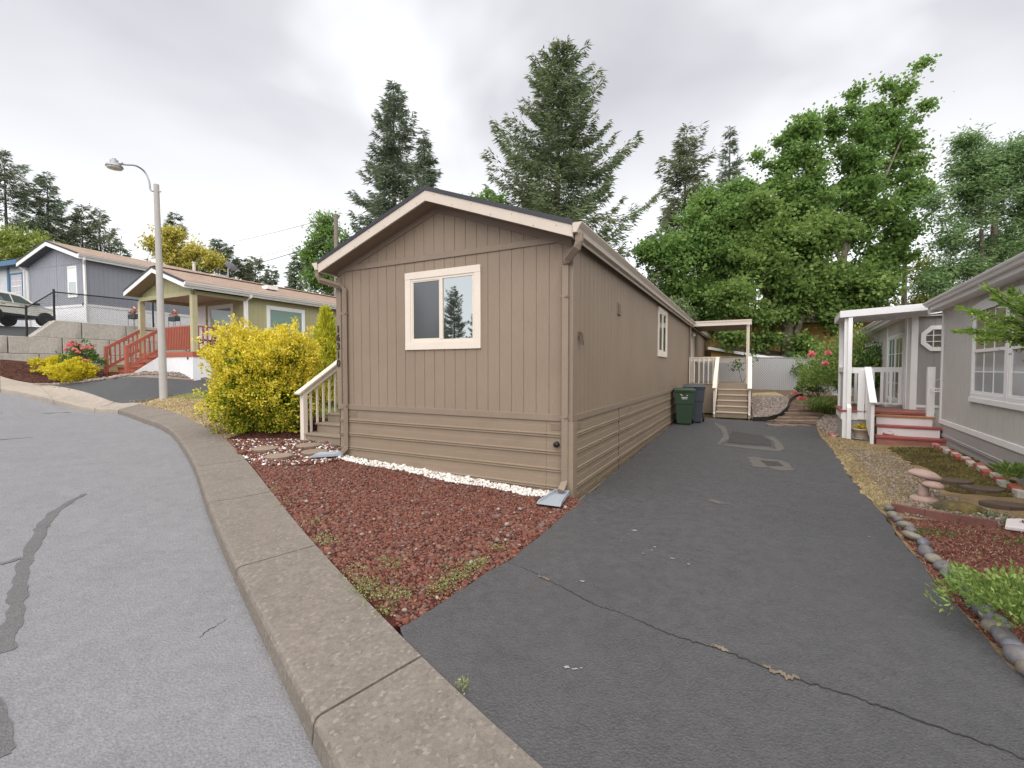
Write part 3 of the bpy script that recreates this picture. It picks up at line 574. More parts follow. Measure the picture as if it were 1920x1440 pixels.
def window(par, pl, a0, a1, z0, z1, trim=.10, tm=cream, sm=cream, kind='slider', g1=glass, g2=screen, grid=None, d=.0, label=None):
    mb = MB(); frame4(mb, pl, a0, a1, z0, z1, trim, d - .01, d + .028, trim * 1.15); f = mb.build('window', tm, par, .003, label=label)
    i0, i1, k0, k1 = a0 + trim, a1 - trim, z0 + trim * 1.15, z1 - trim
    s = MB(); frame4(s, pl, i0, i1, k0, k1, .035, d - .01, d + .018); m = (i0 + i1) / 2; zm = (k0 + k1) / 2
    if kind == 'slider': s.pbox(pl, m - .028, m + .028, k0 + .035, k1 - .035, d - .01, d + .022); frame4(s, pl, i0 + .035, m - .028, k0 + .035, k1 - .035, .018, d - .01, d + .012); rects = [(i0 + .053, m - .028, k0 + .053, k1 - .053, g2), (m + .028, i1 - .035, k0 + .035, k1 - .035, g1)]
    elif kind == 'hung': s.pbox(pl, i0 + .035, i1 - .035, zm - .025, zm + .025, d - .01, d + .022); rects = [(i0 + .035, i1 - .035, k0 + .035, zm - .025, g2), (i0 + .035, i1 - .035, zm + .025, k1 - .035, g1)]
    else: rects = [(i0 + .035, i1 - .035, k0 + .035, k1 - .035, g1)]
    if grid:
        for x0, x1, q0, q1, _ in rects:
            for i in range(1, grid[0]): x = x0 + (x1 - x0) * i / grid[0]; s.pbox(pl, x - .009, x + .009, q0, q1, d, d + .010)
            for i in range(1, grid[1]): z = q0 + (q1 - q0) * i / grid[1]; s.pbox(pl, x0, x1, z - .009, z + .009, d, d + .0095)
    s.build('sash', sm, f, .002)
    for x0, x1, q0, q1, gm in rects:
        b = MB(); b.pbox(pl, x0, x1, q0, q1, d - .008, d + .003); b.build('screen' if gm is screen else 'pane', gm, f)
    return f
def gable_roof(par, xl, xr, y0, y1, ze, zr, mat, ovh=.0, th=.05, fascia=.16, fm=cream2, sm=soffit, edge=edgem, wallx=None, vent=True):
    """ridge along y; ze eave top, zr ridge top; xl/xr eave edges; y0 front rake edge"""
    xm = (xl + xr) / 2; r = MB()
    for a, b in ((xl, xm), (xm, xr)):
        za, zb = (ze, zr) if a == xl else (zr, ze)
        r.prism([(a, y0, za), (b, y0, zb), (b, y0, zb - th), (a, y0, za - th)], (0, y1 - y0, 0))
    ro = r.build('roof', mat, par)
    e = MB()                                                     # dark drip edge along the rake and the eaves
    for a, b, za, zb in ((xl, xm, ze, zr), (xm, xr, zr, ze)):
        e.prism([(a, y0 - .012, za + .006), (b, y0 - .012, zb + .006), (b, y0 - .012, zb - th - .012), (a, y0 - .012, za - th - .012)], (0, .05, 0))
    e.build('drip_edge', edge, ro)
    f = MB()
    for a, b, za, zb in ((xl, xm, ze, zr), (xm, xr, zr, ze)):
        f.prism([(a, y0, za - th), (b, y0, zb - th), (b, y0, zb - th - fascia), (a, y0, za - th - fascia)], (0, .03, 0))
        f.prism([(a, y1 - .03, za - th), (b, y1 - .03, zb - th), (b, y1 - .03, zb - th - fascia), (a, y1 - .03, za - th - fascia)], (0, .03, 0))
    for x, s in ((xl, 1), (xr, -1)): f.box(min(x, x + s * .02), max(x, x + s * .02), y0 + .03, y1 - .03, ze - th - fascia, ze - th - .001)
    f.build('fascia', fm, par, .003)
    s = MB()
    for a, b, za, zb in ((xl, xm, ze, zr), (xm, xr, zr, ze)):
        s.prism([(a, y0 + .03, za - th - fascia + .03), (b, y0 + .03, zb - th - fascia + .03), (b, y0 + .03, zb - th - fascia + .018), (a, y0 + .03, za - th - fascia + .018)], (0, y1 - y0 - .06, 0))
    s.build('soffit', sm, par)
    return ro
def gutter(par, x, y0, y1, z, side, mat, name='gutter', w_=.11, h=.105):
    """K-style eave gutter, front lip outwards along side*x"""
    pr = [(0, 0), (0, -h), (.06, -h), (.075, -h * .6), (.10, -h * .38), (w_, -h * .1), (w_, 0), (w_ - .012, 0), (w_ - .014, -h * .1), (.095, -h * .33), (.055, -h + .008), (.006, -h + .008), (.006, 0)]
    g = MB(); g.prism([(x + side * a, y0, z + b) for a, b in pr], (0, y1 - y0, 0))
    g.prism([(x + side * a, y0, z + b) for a, b in pr[:7]], (0, .004, 0)); return g.build(name, mat, par)
# ------------------------------------------------------------------ the taupe house
W, LEN, SK, TR = 4.27, 21.5, .97, 1.06
house = thing('mobile_home', 'taupe single-wide home with number 16310 and dark shingle roof', 'house', (HO[0], HO[1], 0), -HA)
HM = WM(house)
pf = lambda a, z, d: (a, -d, z); pr_ = lambda a, z, d: (d, a, z); pl_ = lambda a, z, d: (-W - d, a, z); pb_ = lambda a, z, d: (a, LEN + d, z)
ZE, ZR, TH, FA = 3.485, 4.305, .042, .16
def ztop(x): return ZE + (ZR - ZE) * (1 - abs(x + W / 2) / (W / 2 + .12)) - TH - FA + .02
mb = MB(); siding(mb, pf, -W, 0, SK, ztop, .19, off=.03); siding(mb, pr_, 0, LEN, SK, lambda a: ztop(0), .2); siding(mb, pl_, 0, LEN, SK, lambda a: ztop(0), .2); siding(mb, pb_, -W, 0, SK, ztop, .2)
mb.build('wall', brown, house)
mb = MB()
ribs(mb, pf, -W + .02, -.36, -.1, SK + .01, .235); ribs(mb, pf, -.357, -.02, -.1, SK + .01, .235)
ribs(mb, pr_, .02, 2.45, -.1, SK + .01, .235); ribs(mb, pr_, 2.47, 3.95, -.1, SK + .01, .235, 4); ribs(mb, pr_, 3.955, LEN, -.1, SK + .01, .235, 30); ribs(mb, pl_, 0, LEN, -.1, SK + .01, .235)
sk = mb.build('skirting', skirtm, house)
mb = MB(); mb.pbox(pr_, 2.44, 2.48, .0, SK, -.02, .002); mb.build('skirting_gap', crack_m, sk)
for k, (pl, a0, a1) in enumerate(((pf, -W + .10, -W + .42), (pf, -.30, -.10), (pr_, .12, .36), (pr_, 3.2, 3.45))):
    mb = MB(); mb.pbox(pl, a0, a1, .845, .945, -.01, .010)
    for i in range(6): mb.pbox(pl, a0 + .012, a1 - .012, .852 + i * .015, .859 + i * .015, .0095, .015)
    mb.build('skirting_vent', skirtm, sk, .001)
mb = MB()
mb.pbox(pf, -W - .02, .02, SK, TR, -.01, .022); mb.pbox(pr_, -.0, LEN, SK, TR - .002, -.01, .020); mb.pbox(pl_, 0, LEN, SK, TR - .002, -.01, .02)
mb.build('skirt_trim', browntrim, house, .004)
mb = MB(); zt0 = 3.33
mb.pbox(pf, -W + .16, -.16, zt0, zt0 + .09, -.01, .02); mb.build('gable_trim', browntrim, house, .004)
mb = MB()
for a, b in ((-W, -W / 2), (-W / 2, 0)): mb.prism([pf(a, ztop(a), .0), pf(b, ztop(b), .0), pf(b, ztop(b) - .09, .0), pf(a, ztop(a) - .09, .0)], (0, -.018, 0))
mb.build('rake_trim', browntrim, house, .003)
mb = MB()
mb.pbox(pf, -W - .04, -W + .07, TR, ztop(-W) - .1, -.01, .019); mb.pbox(pl_, -.01, .08, TR, ztop(0), 0, .018); mb.build('corner_board', browntrim, house, .003)
mb = MB(); mb.pbox(pf, -.085, .020, TR, ztop(0) - .1, -.01, .016); mb.pbox(pr_, .0, .10, TR, ztop(0), -.01, .017); mb.build('corner_board', browntrim, house, .003)
mb = MB(); mb.prism([(.035, -.035, -.05), (.035, .12, -.05), (.024, .12, -.05), (.024, -.024, -.05), (-.10, -.024, -.05), (-.10, -.035, -.05)], (0, 0, SK + .05)); mb.build('skirt_corner', skirtm, house, .003)
gable_roof(house, -W - .12, .12, -.32, LEN + .3, ZE, ZR, shdark, th=TH, fascia=FA)
for k in range(14):
    mb = MB(); t = (k + .5) / 7 - 1; x = -W / 2 + t * (W / 2 + .06); z = ZE + (ZR - ZE) * (1 - abs(t)) - TH - (.045 if k % 2 else .12)
    mb.lathe([(.007, 0), (.006, -.004), (.0, -.005)], (x, -.32, z), 8, 'y'); mb.build('nail_head', browntrim, house)
g = gutter(house, .12, -.34, LEN + .3, ZE - .035, 1, cream2, w_=.13, h=.12)
g = gutter(house, -W - .12, -.34, LEN + .3, ZE - .035, -1, cream2, w_=.13, h=.12)
for s, x0, xw in ((1, .185, -.085), (-1, -W - .185, -W + .185)):
    mb = MB(); zb = .10 if s > 0 else .24
    mb.tube([(x0, -.26, ZE - .15), (x0, -.26, ZE - .24), (x0 - s * .03, -.245, ZE - .31), (xw + s * .06, -.085, ZE - .41), (xw, -.042, ZE - .47), (xw, -.042, zb + .1), (xw, -.06, zb + .05), (xw, -.17, zb - .02)], 1, 4, True, (.085, .065), math.pi / 4)
    d = mb.build('downspout', browntrim, house, .004)
    mb = MB()
    for i in range(9): t = i / 8; a = Vector((x0 - s * .03, -.245, ZE - .31)).lerp(Vector((xw + s * .06, -.085, ZE - .41)), t); mb.bar(a - Vector((0, 0, .036)), a + Vector((0, 0, .036)), .09, .006, (0, 1, 0))
    mb.build('elbow_ridges', browntrim, d)
    for zs in (1.02, 2.6): mb = MB(); mb.box(xw - .05, xw + .05, -.080, -.01, zs, zs + .025); mb.build('downspout_strap', browntrim, d)
window(house, pf, -2.775, -1.385, 1.965, 3.17, .105)
window(house, pr_, 6.35, 7.75, 1.99, 3.26, .105)
mb = MB(); mb.pbox(pr_, 2.28, 2.52, 2.62, 2.84, 0, .012)
for i in range(5): mb.prism([pr_(2.30, 2.64 + i * .04, .012), pr_(2.50, 2.64 + i * .04, .012), pr_(2.50, 2.668 + i * .04, .012), pr_(2.30, 2.668 + i * .04, .012)], (.02, 0, -.012))
mb.build('wall_vent', browntrim, house, .001)
mb = MB(); mb.pbox(pr_, .23, .30, 2.10, 2.17, 0, .03); mb.tube([(.03, .235, 2.10), (.05, .23, 2.07), (.05, .23, 2.0)], .009, 6); mb.tube([(.03, .295, 2.10), (.05, .31, 2.06), (.05, .32, 1.99)], .009, 6); mb.tube([(.035, .265, 2.17), (.06, .265, 2.13), (.055, .265, 2.04)], .01, 6); mb.build('hose_hook', M('old_bracket', (.12, .08, .06), .6), house)
mb = MB(); mb.lathe([(.001, .045), (.03, .046), (.036, .04), (.038, .02), (.04, .0), (.0, 0)], (0, 0, 0), 20, 'y')
o = mb.build('pipe_cap', black, house, smooth=True); o.location = (-.20, -.02, .66); o.rotation_euler = (0, 0, math.pi); 
mb = MB(); mb.tube([(-W - .1, .6, 3.2), (-W - .1, .6, 2.65), (-W - .02, .55, 2.55)], .025, 8); mb.box(-W - .14, -W - .06, .55, .65, 3.1, 3.35); mb.build('service_mast', browntrim, house)
def digit3d(ch, par, loc, size, mat, name='house_number', rot=(R_(90), 0, 0)):
    c = bpy.data.curves.new('t', 'FONT'); c.body = ch; c.size = size; c.extrude = .006; c.align_x = 'CENTER'; c.offset = .004
    t = bpy.data.objects.new('t', c); COL.objects.link(t); dg = bpy.context.evaluated_depsgraph_get(); me = bpy.data.meshes.new_from_object(t.evaluated_get(dg)); bpy.data.objects.remove(t)
    me.name = name; me.materials.clear(); me.materials.append(mat); o = bpy.data.objects.new(name, me); COL.objects.link(o); o.parent = par; o.location = loc; o.rotation_euler = rot; return o
for i, ch in enumerate('16310'): digit3d(ch, house, (-W + .008, -.027, 2.30 - i * .148), .165, digit)['label'] = 'black house number digit %s' % ch
# ------------------------------------------------------------------ entry stair on the left of the taupe house
st = thing('entry_stair', 'taupe wooden entry stair with cream railing beside golden bush', 'stairs', (*hw(-W - .8, .5), .2), -HA)
SL, SRR, sy0, sz0 = -5.83, -W - .03, .47, .21
lo = HM
tr_, bx = MB(), MB()
nst, run, rise = 5, .27, .178
for i in range(nst):
    y = sy0 + i * run; z = sz0 + (i + 1) * rise
    bx.box(SL + .05, SRR, y + .02, y + .035, sz0 - .25, z - .036)
    tr_.box(SL + .02, SRR - .002, y - .012, (y + run + .01) if i < nst - 1 else y + 2.0, z - .036, z)
zd = sz0 + nst * rise
for i in range(nst): bx.box(SL + .055, SL + .075, sy0 + i * run + .036, sy0 + 3.1, sz0 - .25, sz0 + (i + 1) * rise - .037)
WL_ = lambda mbx, nm, mt, par, bv=0: mbx.build(nm, mt, par, bv, wl=WM(par))
def inw(mbx): mbx.v = [tuple(HM @ Vector(v)) for v in mbx.v]; return mbx
inw(tr_).build('tread', stepm, st, .006, wl=WM(st)); inw(bx).build('riser', stepm, st, .003, wl=WM(st))
pz = sz0 + rise * 1.0
po = MB(); po.box(SL - .05, SL + .05, sy0 - .03, sy0 + .07, sz0 - .2, 1.22); inw(po).build('post', cream, st, .004, wl=WM(st))
po = MB(); po.box(SL - .05, SL + .05, sy0 + 1.25, sy0 + 1.35, .5, zd + .93); inw(po).build('post', cream, st, .004, wl=WM(st))
ra = MB(); ra.bar((SL, sy0 - .14, 1.17), (SL, sy0 + 1.28, zd + .97), .15, .04); ra.bar((SL, sy0 + 1.27, zd + .95), (SL, sy0 + 2.4, zd + .95), .14, .038)
ra.bar((SL + .03, sy0 + .0, 1.17), (SL + .03, sy0 + 1.28, zd + .885), .035, .10); ra.bar((SL + .03, sy0 + 1.27, zd + .87), (SL + .03, sy0 + 2.4, zd + .87), .035, .09)
ra.bar((SL, sy0 + 2.36, zd + .952), (SRR + .0, sy0 + 2.36, zd + .952), .13, .038); ra.bar((SL, sy0 + 2.36, zd + .87), (SRR, sy0 + 2.36, zd + .87), .035, .09); ra.bar((SL, sy0 + 2.36, zd + .1), (SRR, sy0 + 2.36, zd + .1), .035, .09)
inw(ra).build('handrail', cream, st, .004, wl=WM(st))
for i in range(8):
    y = sy0 + .19 + i * .155; zb = sz0 + rise * (1 + int((y - sy0) / run)); zt_ = 1.17 + (y - sy0) / 1.28 * (zd + .885 - 1.17)
    b_ = MB(); b_.box(SL - .022, SL + .010, y - .02, y + .02, zb - .01, zt_ + .02); inw(b_).build('baluster', cream, st, .002, wl=WM(st))
for i in range(6):
    y = sy0 + 1.42 + i * .16; b_ = MB(); b_.box(SL - .022, SL + .010, y - .02, y + .02, zd - .01, zd + .9); inw(b_).build('baluster', cream, st, .002, wl=WM(st))
for i in range(9):
    x = SL + .12 + i * .165; b_ = MB(); b_.box(x - .02, x + .02, sy0 + 2.30, sy0 + 2.338, zd + .05, zd + .9); inw(b_).build('baluster', cream, st, .002, wl=WM(st))
# ------------------------------------------------------------------ covered porch at the back of the taupe house
pz_ = 1.12
pc = thing('covered_porch', 'cream and taupe porch with flat roof and six-riser stair behind bins', 'porch', (*hw(1.1, 13.4), 0), -HA); PM = WM(pc)
mb = MB(); mb.box(.02, 2.12, 13.2, 16.2, 3.44, 3.50); inw(mb).build('roof', browntrim, pc, .003, wl=PM)
mb = MB(); mb.box(0.14, 2.14, 13.17, 13.2, 3.30, 3.475); mb.box(2.12, 2.15, 13.2, 16.2, 3.28, 3.475); mb.box(0.135, 2.145, 13.155, 13.17, 3.435, 3.478); inw(mb).build('fascia', cream2, pc, .003, wl=PM)
mb = MB(); mb.box(.02, 2.115, 13.21, 16.18, 3.33, 3.345); inw(mb).build('soffit', soffit, pc, wl=PM)
for x, y in ((2.03, 13.27), (2.03, 16.0)): mb = MB(); mb.box(x - .045, x + .045, y - .045, y + .045, .2, 3.33); inw(mb).build('post', cream, pc, .003, wl=PM)
mb = MB(); mb.tube([(2.06, 13.16, 3.3), (2.06, 13.19, 3.2), (2.06, 13.19, 1.25), (2.075, 13.14, 1.15), (2.16, 13.1, 1.1)], 1, 4, True, (.05, .06), math.pi / 4); inw(mb).build('downspout', cream2, pc, .002, wl=PM)
mb = MB(); mb.tube([(.06, 13.1, 3.38), (.06, 13.1, .9)], .03, 8); inw(mb).build('downspout', browntrim, pc, wl=PM)
mb = MB()
for i in range(15): mb.box(.02, 2.12, 13.0 + i * .21, 13.2 + i * .21, pz_ - .035, pz_)
inw(mb).build('deck', stepm, pc, .003, wl=PM)
mb = MB(); mb.box(.03, 1.05, 13.02, 13.04, 0, pz_ - .036); mb.box(2.09, 2.11, 13.02, 16.1, 0, pz_ - .036); inw(mb).build('deck_skirt', stepm, pc, wl=PM)
X0, X1 = 1.08, 2.06
tr_, bx = MB(), MB()
for i in range(6):
    y = 11.55 + i * .285; z = pz_ * (i + 1) / 6
    bx.box(X0 + .01, X1 - .01, y + .01, y + .025, z - .19, z - .031)
    if i < 5: tr_.box(X0, X1, y - .015, y + .30, z - .03, z)
inw(tr_).build('tread', M('pale_tread', (.42, .34, .26), .6), pc, .004, wl=PM); inw(bx).build('riser', stepm, pc, .002, wl=PM)
for x in (X0 - .05, X1 + .05):
    mb = MB(); mb.bar((x, 11.55, .02), (x, 13.0, pz_ - .02), .04, .24); inw(mb).build('stringer', cream, pc, .003, wl=PM)
    mb = MB(); mb.box(x - .035, x + .035, 11.55, 11.62, 0, 1.0); inw(mb).build('rail_post', cream, pc, .003, wl=PM)
    mb = MB(); mb.bar((x, 11.45, 1.0), (x, 13.12, pz_ + .99), .13, .04); inw(mb).build('handrail', cream, pc, .003, wl=PM)
mb = MB(); mb.box(.03, X0 + .04, 13.06, 13.16, pz_ + .96, pz_ + .995); mb.box(.03, X0 + .02, 13.09, 13.12, pz_ + .85, pz_ + .955); inw(mb).build('top_rail', cream, pc, .003, wl=PM)
mb = MB(); mb.box(.03, 2.08, 16.0, 16.1, pz_ + .96, pz_ + .995); mb.box(.03, 2.08, 16.03, 16.06, pz_ + .82, pz_ + .955); inw(mb).build('top_rail', cream, pc, .003, wl=PM)
mb = MB(); mb.box(2.05, 2.11, 13.3, 16.0, pz_ + .96, pz_ + .995); inw(mb).build('top_rail', cream, pc, .003, wl=PM)
for i in range(7): x = .06 + i * .165; mb = MB(); mb.box(x - .018, x + .018, 13.05, 13.088, pz_ - .12, pz_ + .955); inw(mb).build('baluster', cream, pc, .002, wl=PM)
mb = MB(); mb.pbox(pr_, 14.0, 14.9, pz_, 3.1, .0, .04); mb.v = [tuple(HM @ Vector(v)) for v in mb.v]; mb.build('door', cream, house, .004, wl=HM)
mb = MB(); mb.tube([(.0, 13.9, 3.12), (.1, 13.9, 3.1)], .02, 8); mb.lathe([(.03, 0), (.06, -.12), (.02, -.13)], (.12, 13.9, 3.1), 12); inw(mb).build('porch_light', white, house, wl=HM)
ORD = ['first', 'second', 'third', 'fourth', 'fifth', 'sixth', 'seventh', 'eighth', 'ninth', 'tenth', 'eleventh', 'twelfth', 'thirteenth', 'fourteenth', 'fifteenth', 'sixteenth', 'seventeenth', 'eighteenth', 'nineteenth', 'twentieth', 'twenty-first', 'twenty-second', 'twenty-third', 'twenty-fourth', 'twenty-fifth', 'twenty-sixth', 'twenty-seventh', 'twenty-eighth']
# ------------------------------------------------------------------ the grey house on the right
greyw = siding_mat('warm_grey_siding', (.49, .48, .46)); greyd = siding_mat('grey_door', (.29, .275, .265)); greysk = M('grey_skirting', (.34, .33, .325), .5, .08, 1.2, 30, .1, .003)
EA = R_(31.9); EO = (8.78, 9.3); eh = thing('mobile_home', 'warm grey home with white trim and octagonal door window on the right', 'house', (*EO, .15), -EA); EM = Matrix.Translation((*EO, 0)) @ Matrix.Rotation(-EA, 4, 'Z'); EW = WM(eh)
def ew(x, y): v = EM @ Vector((x, y, 0)); return v.x, v.y
def ine(mb): mb.v = [tuple(EM @ Vector(v)) for v in mb.v]; return mb
def eb(mb, name, mat, par=eh, bv=0, **k): return ine(mb).build(name, mat, par, bv, wl=EW, **k)
el = lambda a, z, d: (-d, a, z); el2 = lambda a, z, d: (-.34 - d, a, z); ef = lambda a, z, d: (a, 1.3 - d, z)
LE = lambda f: (lambda a, z, d: tuple(v - o for v, o in zip(f(a, z, d), (0, 0, .15))))
ZT = 2.95
mb = MB(); siding(mb, el, -9, 0, .6, lambda a: ZT, .2); siding(mb, el2, 1.3, 9, .6, lambda a: ZT, .2); mb.poly([(0, 0, .1), (1, 0, .1), (1, 0, ZT), (0, 0, ZT)]); siding(mb, ef, -.34, 1.0, .1, lambda a: ZT, .4)
mb.poly([(-.34, 9, .1), (6, 9, .1), (6, 9, ZT), (-.34, 9, ZT)]); eb(mb, 'wall', greyw)
mb = MB(); ribs(mb, el, -9, -.001, -.25, .60, .30); ribs(mb, el2, 1.3, 9, -.25, .6, .3); eb(mb, 'skirting', greysk)
mb = MB(); mb.pbox(el, -9, 0.02, .56, .65, -.01, .022); eb(mb, 'skirt_trim', white, bv=.003)
mb = MB(); mb.pbox(el, -.07, .012, .65, ZT, -.01, .02); eb(mb, 'corner_board', white, bv=.003)
for a in (1.34, 1.52, 3.98, 8.9): mb = MB(); mb.pbox(el2, a - .04, a + .05, .6, ZT, -.01, .02); eb(mb, 'trim_board', white, bv=.003)
mb = MB(); mb.pbox(ef, -.28, -.16, .72, ZT, -.01, .025); mb.pbox(ef, -.16, .9, .78, .84, -.01, .025); eb(mb, 'door_frame', white, bv=.003)
mb = MB(); siding(mb, lambda a, z, d: ef(a, z, d + .012), -.16, .80, .84, lambda a: 2.9, .3, off=.1); dr = eb(mb, 'door', greyd)
oc = [(.17 + .31 * math.cos(R_(22.5 + 45 * i)), 2.36 + .31 * math.sin(R_(22.5 + 45 * i))) for i in range(8)]; oi = [(.17 + .215 * math.cos(R_(22.5 + 45 * i)), 2.36 + .215 * math.sin(R_(22.5 + 45 * i))) for i in range(8)]
mb = MB()
for i in range(8):
    j = (i + 1) % 8; mb.prism([ef(*oc[i], .01), ef(*oc[j], .01), ef(*oi[j], .01), ef(*oi[i], .01)], tuple(np.subtract(ef(0, 0, .05), ef(0, 0, .01))))
for q in (-.07, .07): mb.pbox(ef, .17 + q - .008, .17 + q + .008, 2.17, 2.55, .02, .034); mb.pbox(ef, -.03, .37, 2.36 + q - .008, 2.36 + q + .008, .02, .033)
ow = eb(mb, 'octagon_window', white); mb = MB(); mb.poly([ef(*p, .02) for p in oi]); mb.v = [tuple(EW.inverted() @ (EM @ Vector(v))) for v in mb.v]; mb.build('pane', glassmat('dark_curtain_glass', (.10, .08, .065), .12, .05), ow)
# roof: low gable, ridge along the house
rp = .14
for sec, xl, y0, y1 in (('near', -.24, -9.3, .02), ('far', -.58, 1.12, 9.4)):
    mb = MB(); xm = 3.6; z0 = 3.03; z1 = z0 + (xm - xl) * rp; mb.prism([(xl, y0, z0), (xm, y0, z1), (xm, y0, z1 - .05), (xl, y0, z0 - .05)], (0, y1 - y0, 0)); mb.prism([(xm, y0, z1), (xm + 4, y0, z0), (xm + 4, y0, z0 - .05), (xm, y0, z1 - .05)], (0, y1 - y0, 0)); eb(mb, 'roof', shgrey)
    mb = MB(); mb.box(xl + .02, xl + .04, y0, y1, 2.86, 2.978); mb.prism([(xl, y0, z0 - .05), (xm, y0, z1 - .05), (xm, y0, z1 - .22), (xl, y0, z0 - .22)], (0, .03, 0)); mb.prism([(xl, y1 - .03, z0 - .05), (xm, y1 - .03, z1 - .05), (xm, y1 - .03, z1 - .22), (xl, y1 - .03, z0 - .22)], (0, .03, 0)); eb(mb, 'fascia', white, bv=.003)
    mb = MB(); mb.box(xl + .04, .6, y0 + .03, y1 - .03, 2.865, 2.88); eb(mb, 'soffit', white)
    g = gutter(eh, xl + .02, y0, y1, 3.0 - .13, -1, white, w_=.11, h=.085)
for y0 in (-3.42, -4.98):
    window(eh, LE(el), y0, y0 + 1.5, 1.19, 2.72, .07, white, white, 'hung', glass_warm, glass_grey, (3, 2))
mb = MB(); arc = [(-1.90 - 3.1 * t, 2.62 + .16 * math.sin(math.pi * min(1, .12 + .88 * t * .97)) ** .6) for t in np.linspace(0, 1, 16)]
mb.prism([el(a, z, .03) for a, z in arc] + [el(arc[-1][0], 2.60, .03), el(arc[0][0], 2.60, .03)], tuple(EM.to_3x3().inverted() @ Vector((0, 0, 0)))) if 0 else mb.mesh([el(a, z, d) for d in (.0, .034) for a, z in arc] + [el(a, 2.60, d) for d in (.0, .034) for a, z in arc], [(16 + i, 17 + i, 49 + i, 48 + i) for i in range(15)] + [(i, i + 1, 17 + i, 16 + i) for i in range(15)])
eb(mb, 'arched_head_trim', white)
mb = MB(); mb.pbox(el, -3.50, -3.40, 1.19, 2.62, .0, .031); eb(mb, 'mullion', white, bv=.003)
mb = MB(); mb.pbox(el, -5.02, -1.88, 1.12, 1.20, .0, .04); eb(mb, 'window_sill', white, bv=.003)
window(eh, LE(el2), 1.7, 3.85, .80, 2.55, .07, white, white, 'slider', glass_teal, glass_warm, (2, 4))
window(eh, LE(el2), 6.2, 7.4, 1.5, 2.5, .08, white, white, 'slider', glass, glass)
# its porch
redp = M('red_paint', (.30, .075, .065), .6, .2, 4, 40, .3, .003, dirt=.2); redd = M('red_brown_deck', (.23, .10, .08), .7, .15, 3, 40, .4, .003, dirt=.2); orange = M('bare_board', (.35, .17, .08), .7, .2, 3, 40, .3)
def peel():
    m, t, b = base('peeling_white'); v = coords(t); n = noise(t, v, 5, 5, .6, .4); s = nn(t, 'ShaderNodeSeparateXYZ'); t.links.new(v, s.inputs[0])
    c = ramp(t, mth(t, 'SUBTRACT', n, mth(t, 'MULTIPLY', mth(t, 'SUBTRACT', s.outputs[2], .18), .9)), [(.60, (.74, .73, .73)), (.63, (.28, .08, .07))]); t.links.new(c, b.inputs['Base Color']); b.inputs['Roughness'].default_value = .6; return m
pe = thing('porch', 'white porch with red treads and flat awning on grey home', 'porch', (*ew(-.9, .5), .12), -EA); PW = WM(pe)
def pb(mb, name, mat, bv=.003, **k): return ine(mb).build(name, mat, pe, bv, wl=PW, **k)
DZ = .73
mb = MB()
for i in range(10): mb.box(-1.62, -.02, .33 + i * .15, .33 + i * .15 + .142, DZ - .035, DZ)
pb(mb, 'deck', redd); mb = MB(); mb.box(-1.64, -.02, .30, .33, DZ - .045, DZ + .002); mb.box(-1.66, -1.625, .33, 1.85, DZ - .045, DZ + .002); pb(mb, 'deck_edge', redp)
mb = MB(); mb.box(-1.63, -1.1, .34, .36, DZ - .22, DZ - .046); mb.box(-1.63, -1.61, .36, 1.82, DZ - .22, DZ - .046); pb(mb, 'deck_band', white); mb = MB(); mb.box(-1.6, -.03, .37, .39, -.1, DZ - .1); mb.box(-1.6, -1.58, .39, 1.8, -.1, DZ - .1); pb(mb, 'deck_skirt', greysk)
for i, (zt, y, x0, tm, rm) in enumerate(((.27, -.50, -1.10, redp, None), (.47, -.21, -1.06, redp, peel()), (.665, .08, -1.04, orange, white))):
    mb = MB(); mb.box(x0, .06 - i * .06, y - .02, y + .30, zt - .04, zt); pb(mb, 'tread', tm, .004)
    mb = MB(); mb.box(x0 + .02, .02 - i * .06, y, y + .018, zt - .245, zt - .041); pb(mb, 'riser', rm or M('worn_red', (.34, .14, .12), .8, .3, 4, 30, .3, dirt=.5), .002)
for x, y, z0 in ((-1.56, 1.75, DZ), (-1.56, .36, .08)): mb = MB(); mb.box(x - .045, x + .045, y - .045, y + .045, z0, 2.9); pb(mb, 'post', white)
mb = MB(); mb.tube([(-1.5, .28, 2.9), (-1.5, .28, DZ + .14), (-1.49, .24, DZ + .05), (-1.49, .22, .08)], 1, 4, True, (.08, .065), math.pi / 4); pb(mb, 'downspout', white)
mb = MB(); mb.prism([(-1.70, .22, 2.83), (.0, .22, 2.91), (.0, .22, 3.06), (-1.70, .22, 2.98)], (0, 1.75, 0)); pb(mb, 'awning', M('awning_white', (.62, .62, .64), .5, .05), .005)
mb = MB(); mb.box(-1.60, -1.52, .4, 1.75, DZ + .86, DZ + .98); mb.box(-1.58, -.36, 1.70, 1.74, DZ + .86, DZ + .98); mb.box(-1.52, -1.10, .31, .35, DZ + .84, DZ + .96); mb.box(-1.58, -.36, 1.71, 1.73, DZ + .06, DZ + .12); pb(mb, 'top_rail', white)
mb = MB(); siding(mb, lambda a, z, d: (-1.56 - d, a, z), .4, 1.72, DZ + .02, lambda a: DZ + .87, .12); pb(mb, 'side_panel', greyw, 0)
for x in (-1.27, -1.13): mb = MB(); mb.box(x - .065, x + .06, .30, .34, DZ - .2, DZ + .93); pb(mb, 'rail_board', white)
for i in range(7): x = -1.42 + i * .17; mb = MB(); mb.box(x - .03, x + .03, 1.68, 1.70, DZ + .08, DZ + .9); pb(mb, 'baluster', white)
mb = MB(); mb.box(-1.19, -1.13, -.56, -.47, .08, .93); pb(mb, 'newel_post', white)
for i in range(6): y = -.44 + i * .125; t = (y + .52) / .85; mb = MB(); mb.box(-1.175, -1.15, y, y + .115, .14 + t * .3, .93 + t * .62); pb(mb, 'stair_board', white, .002)
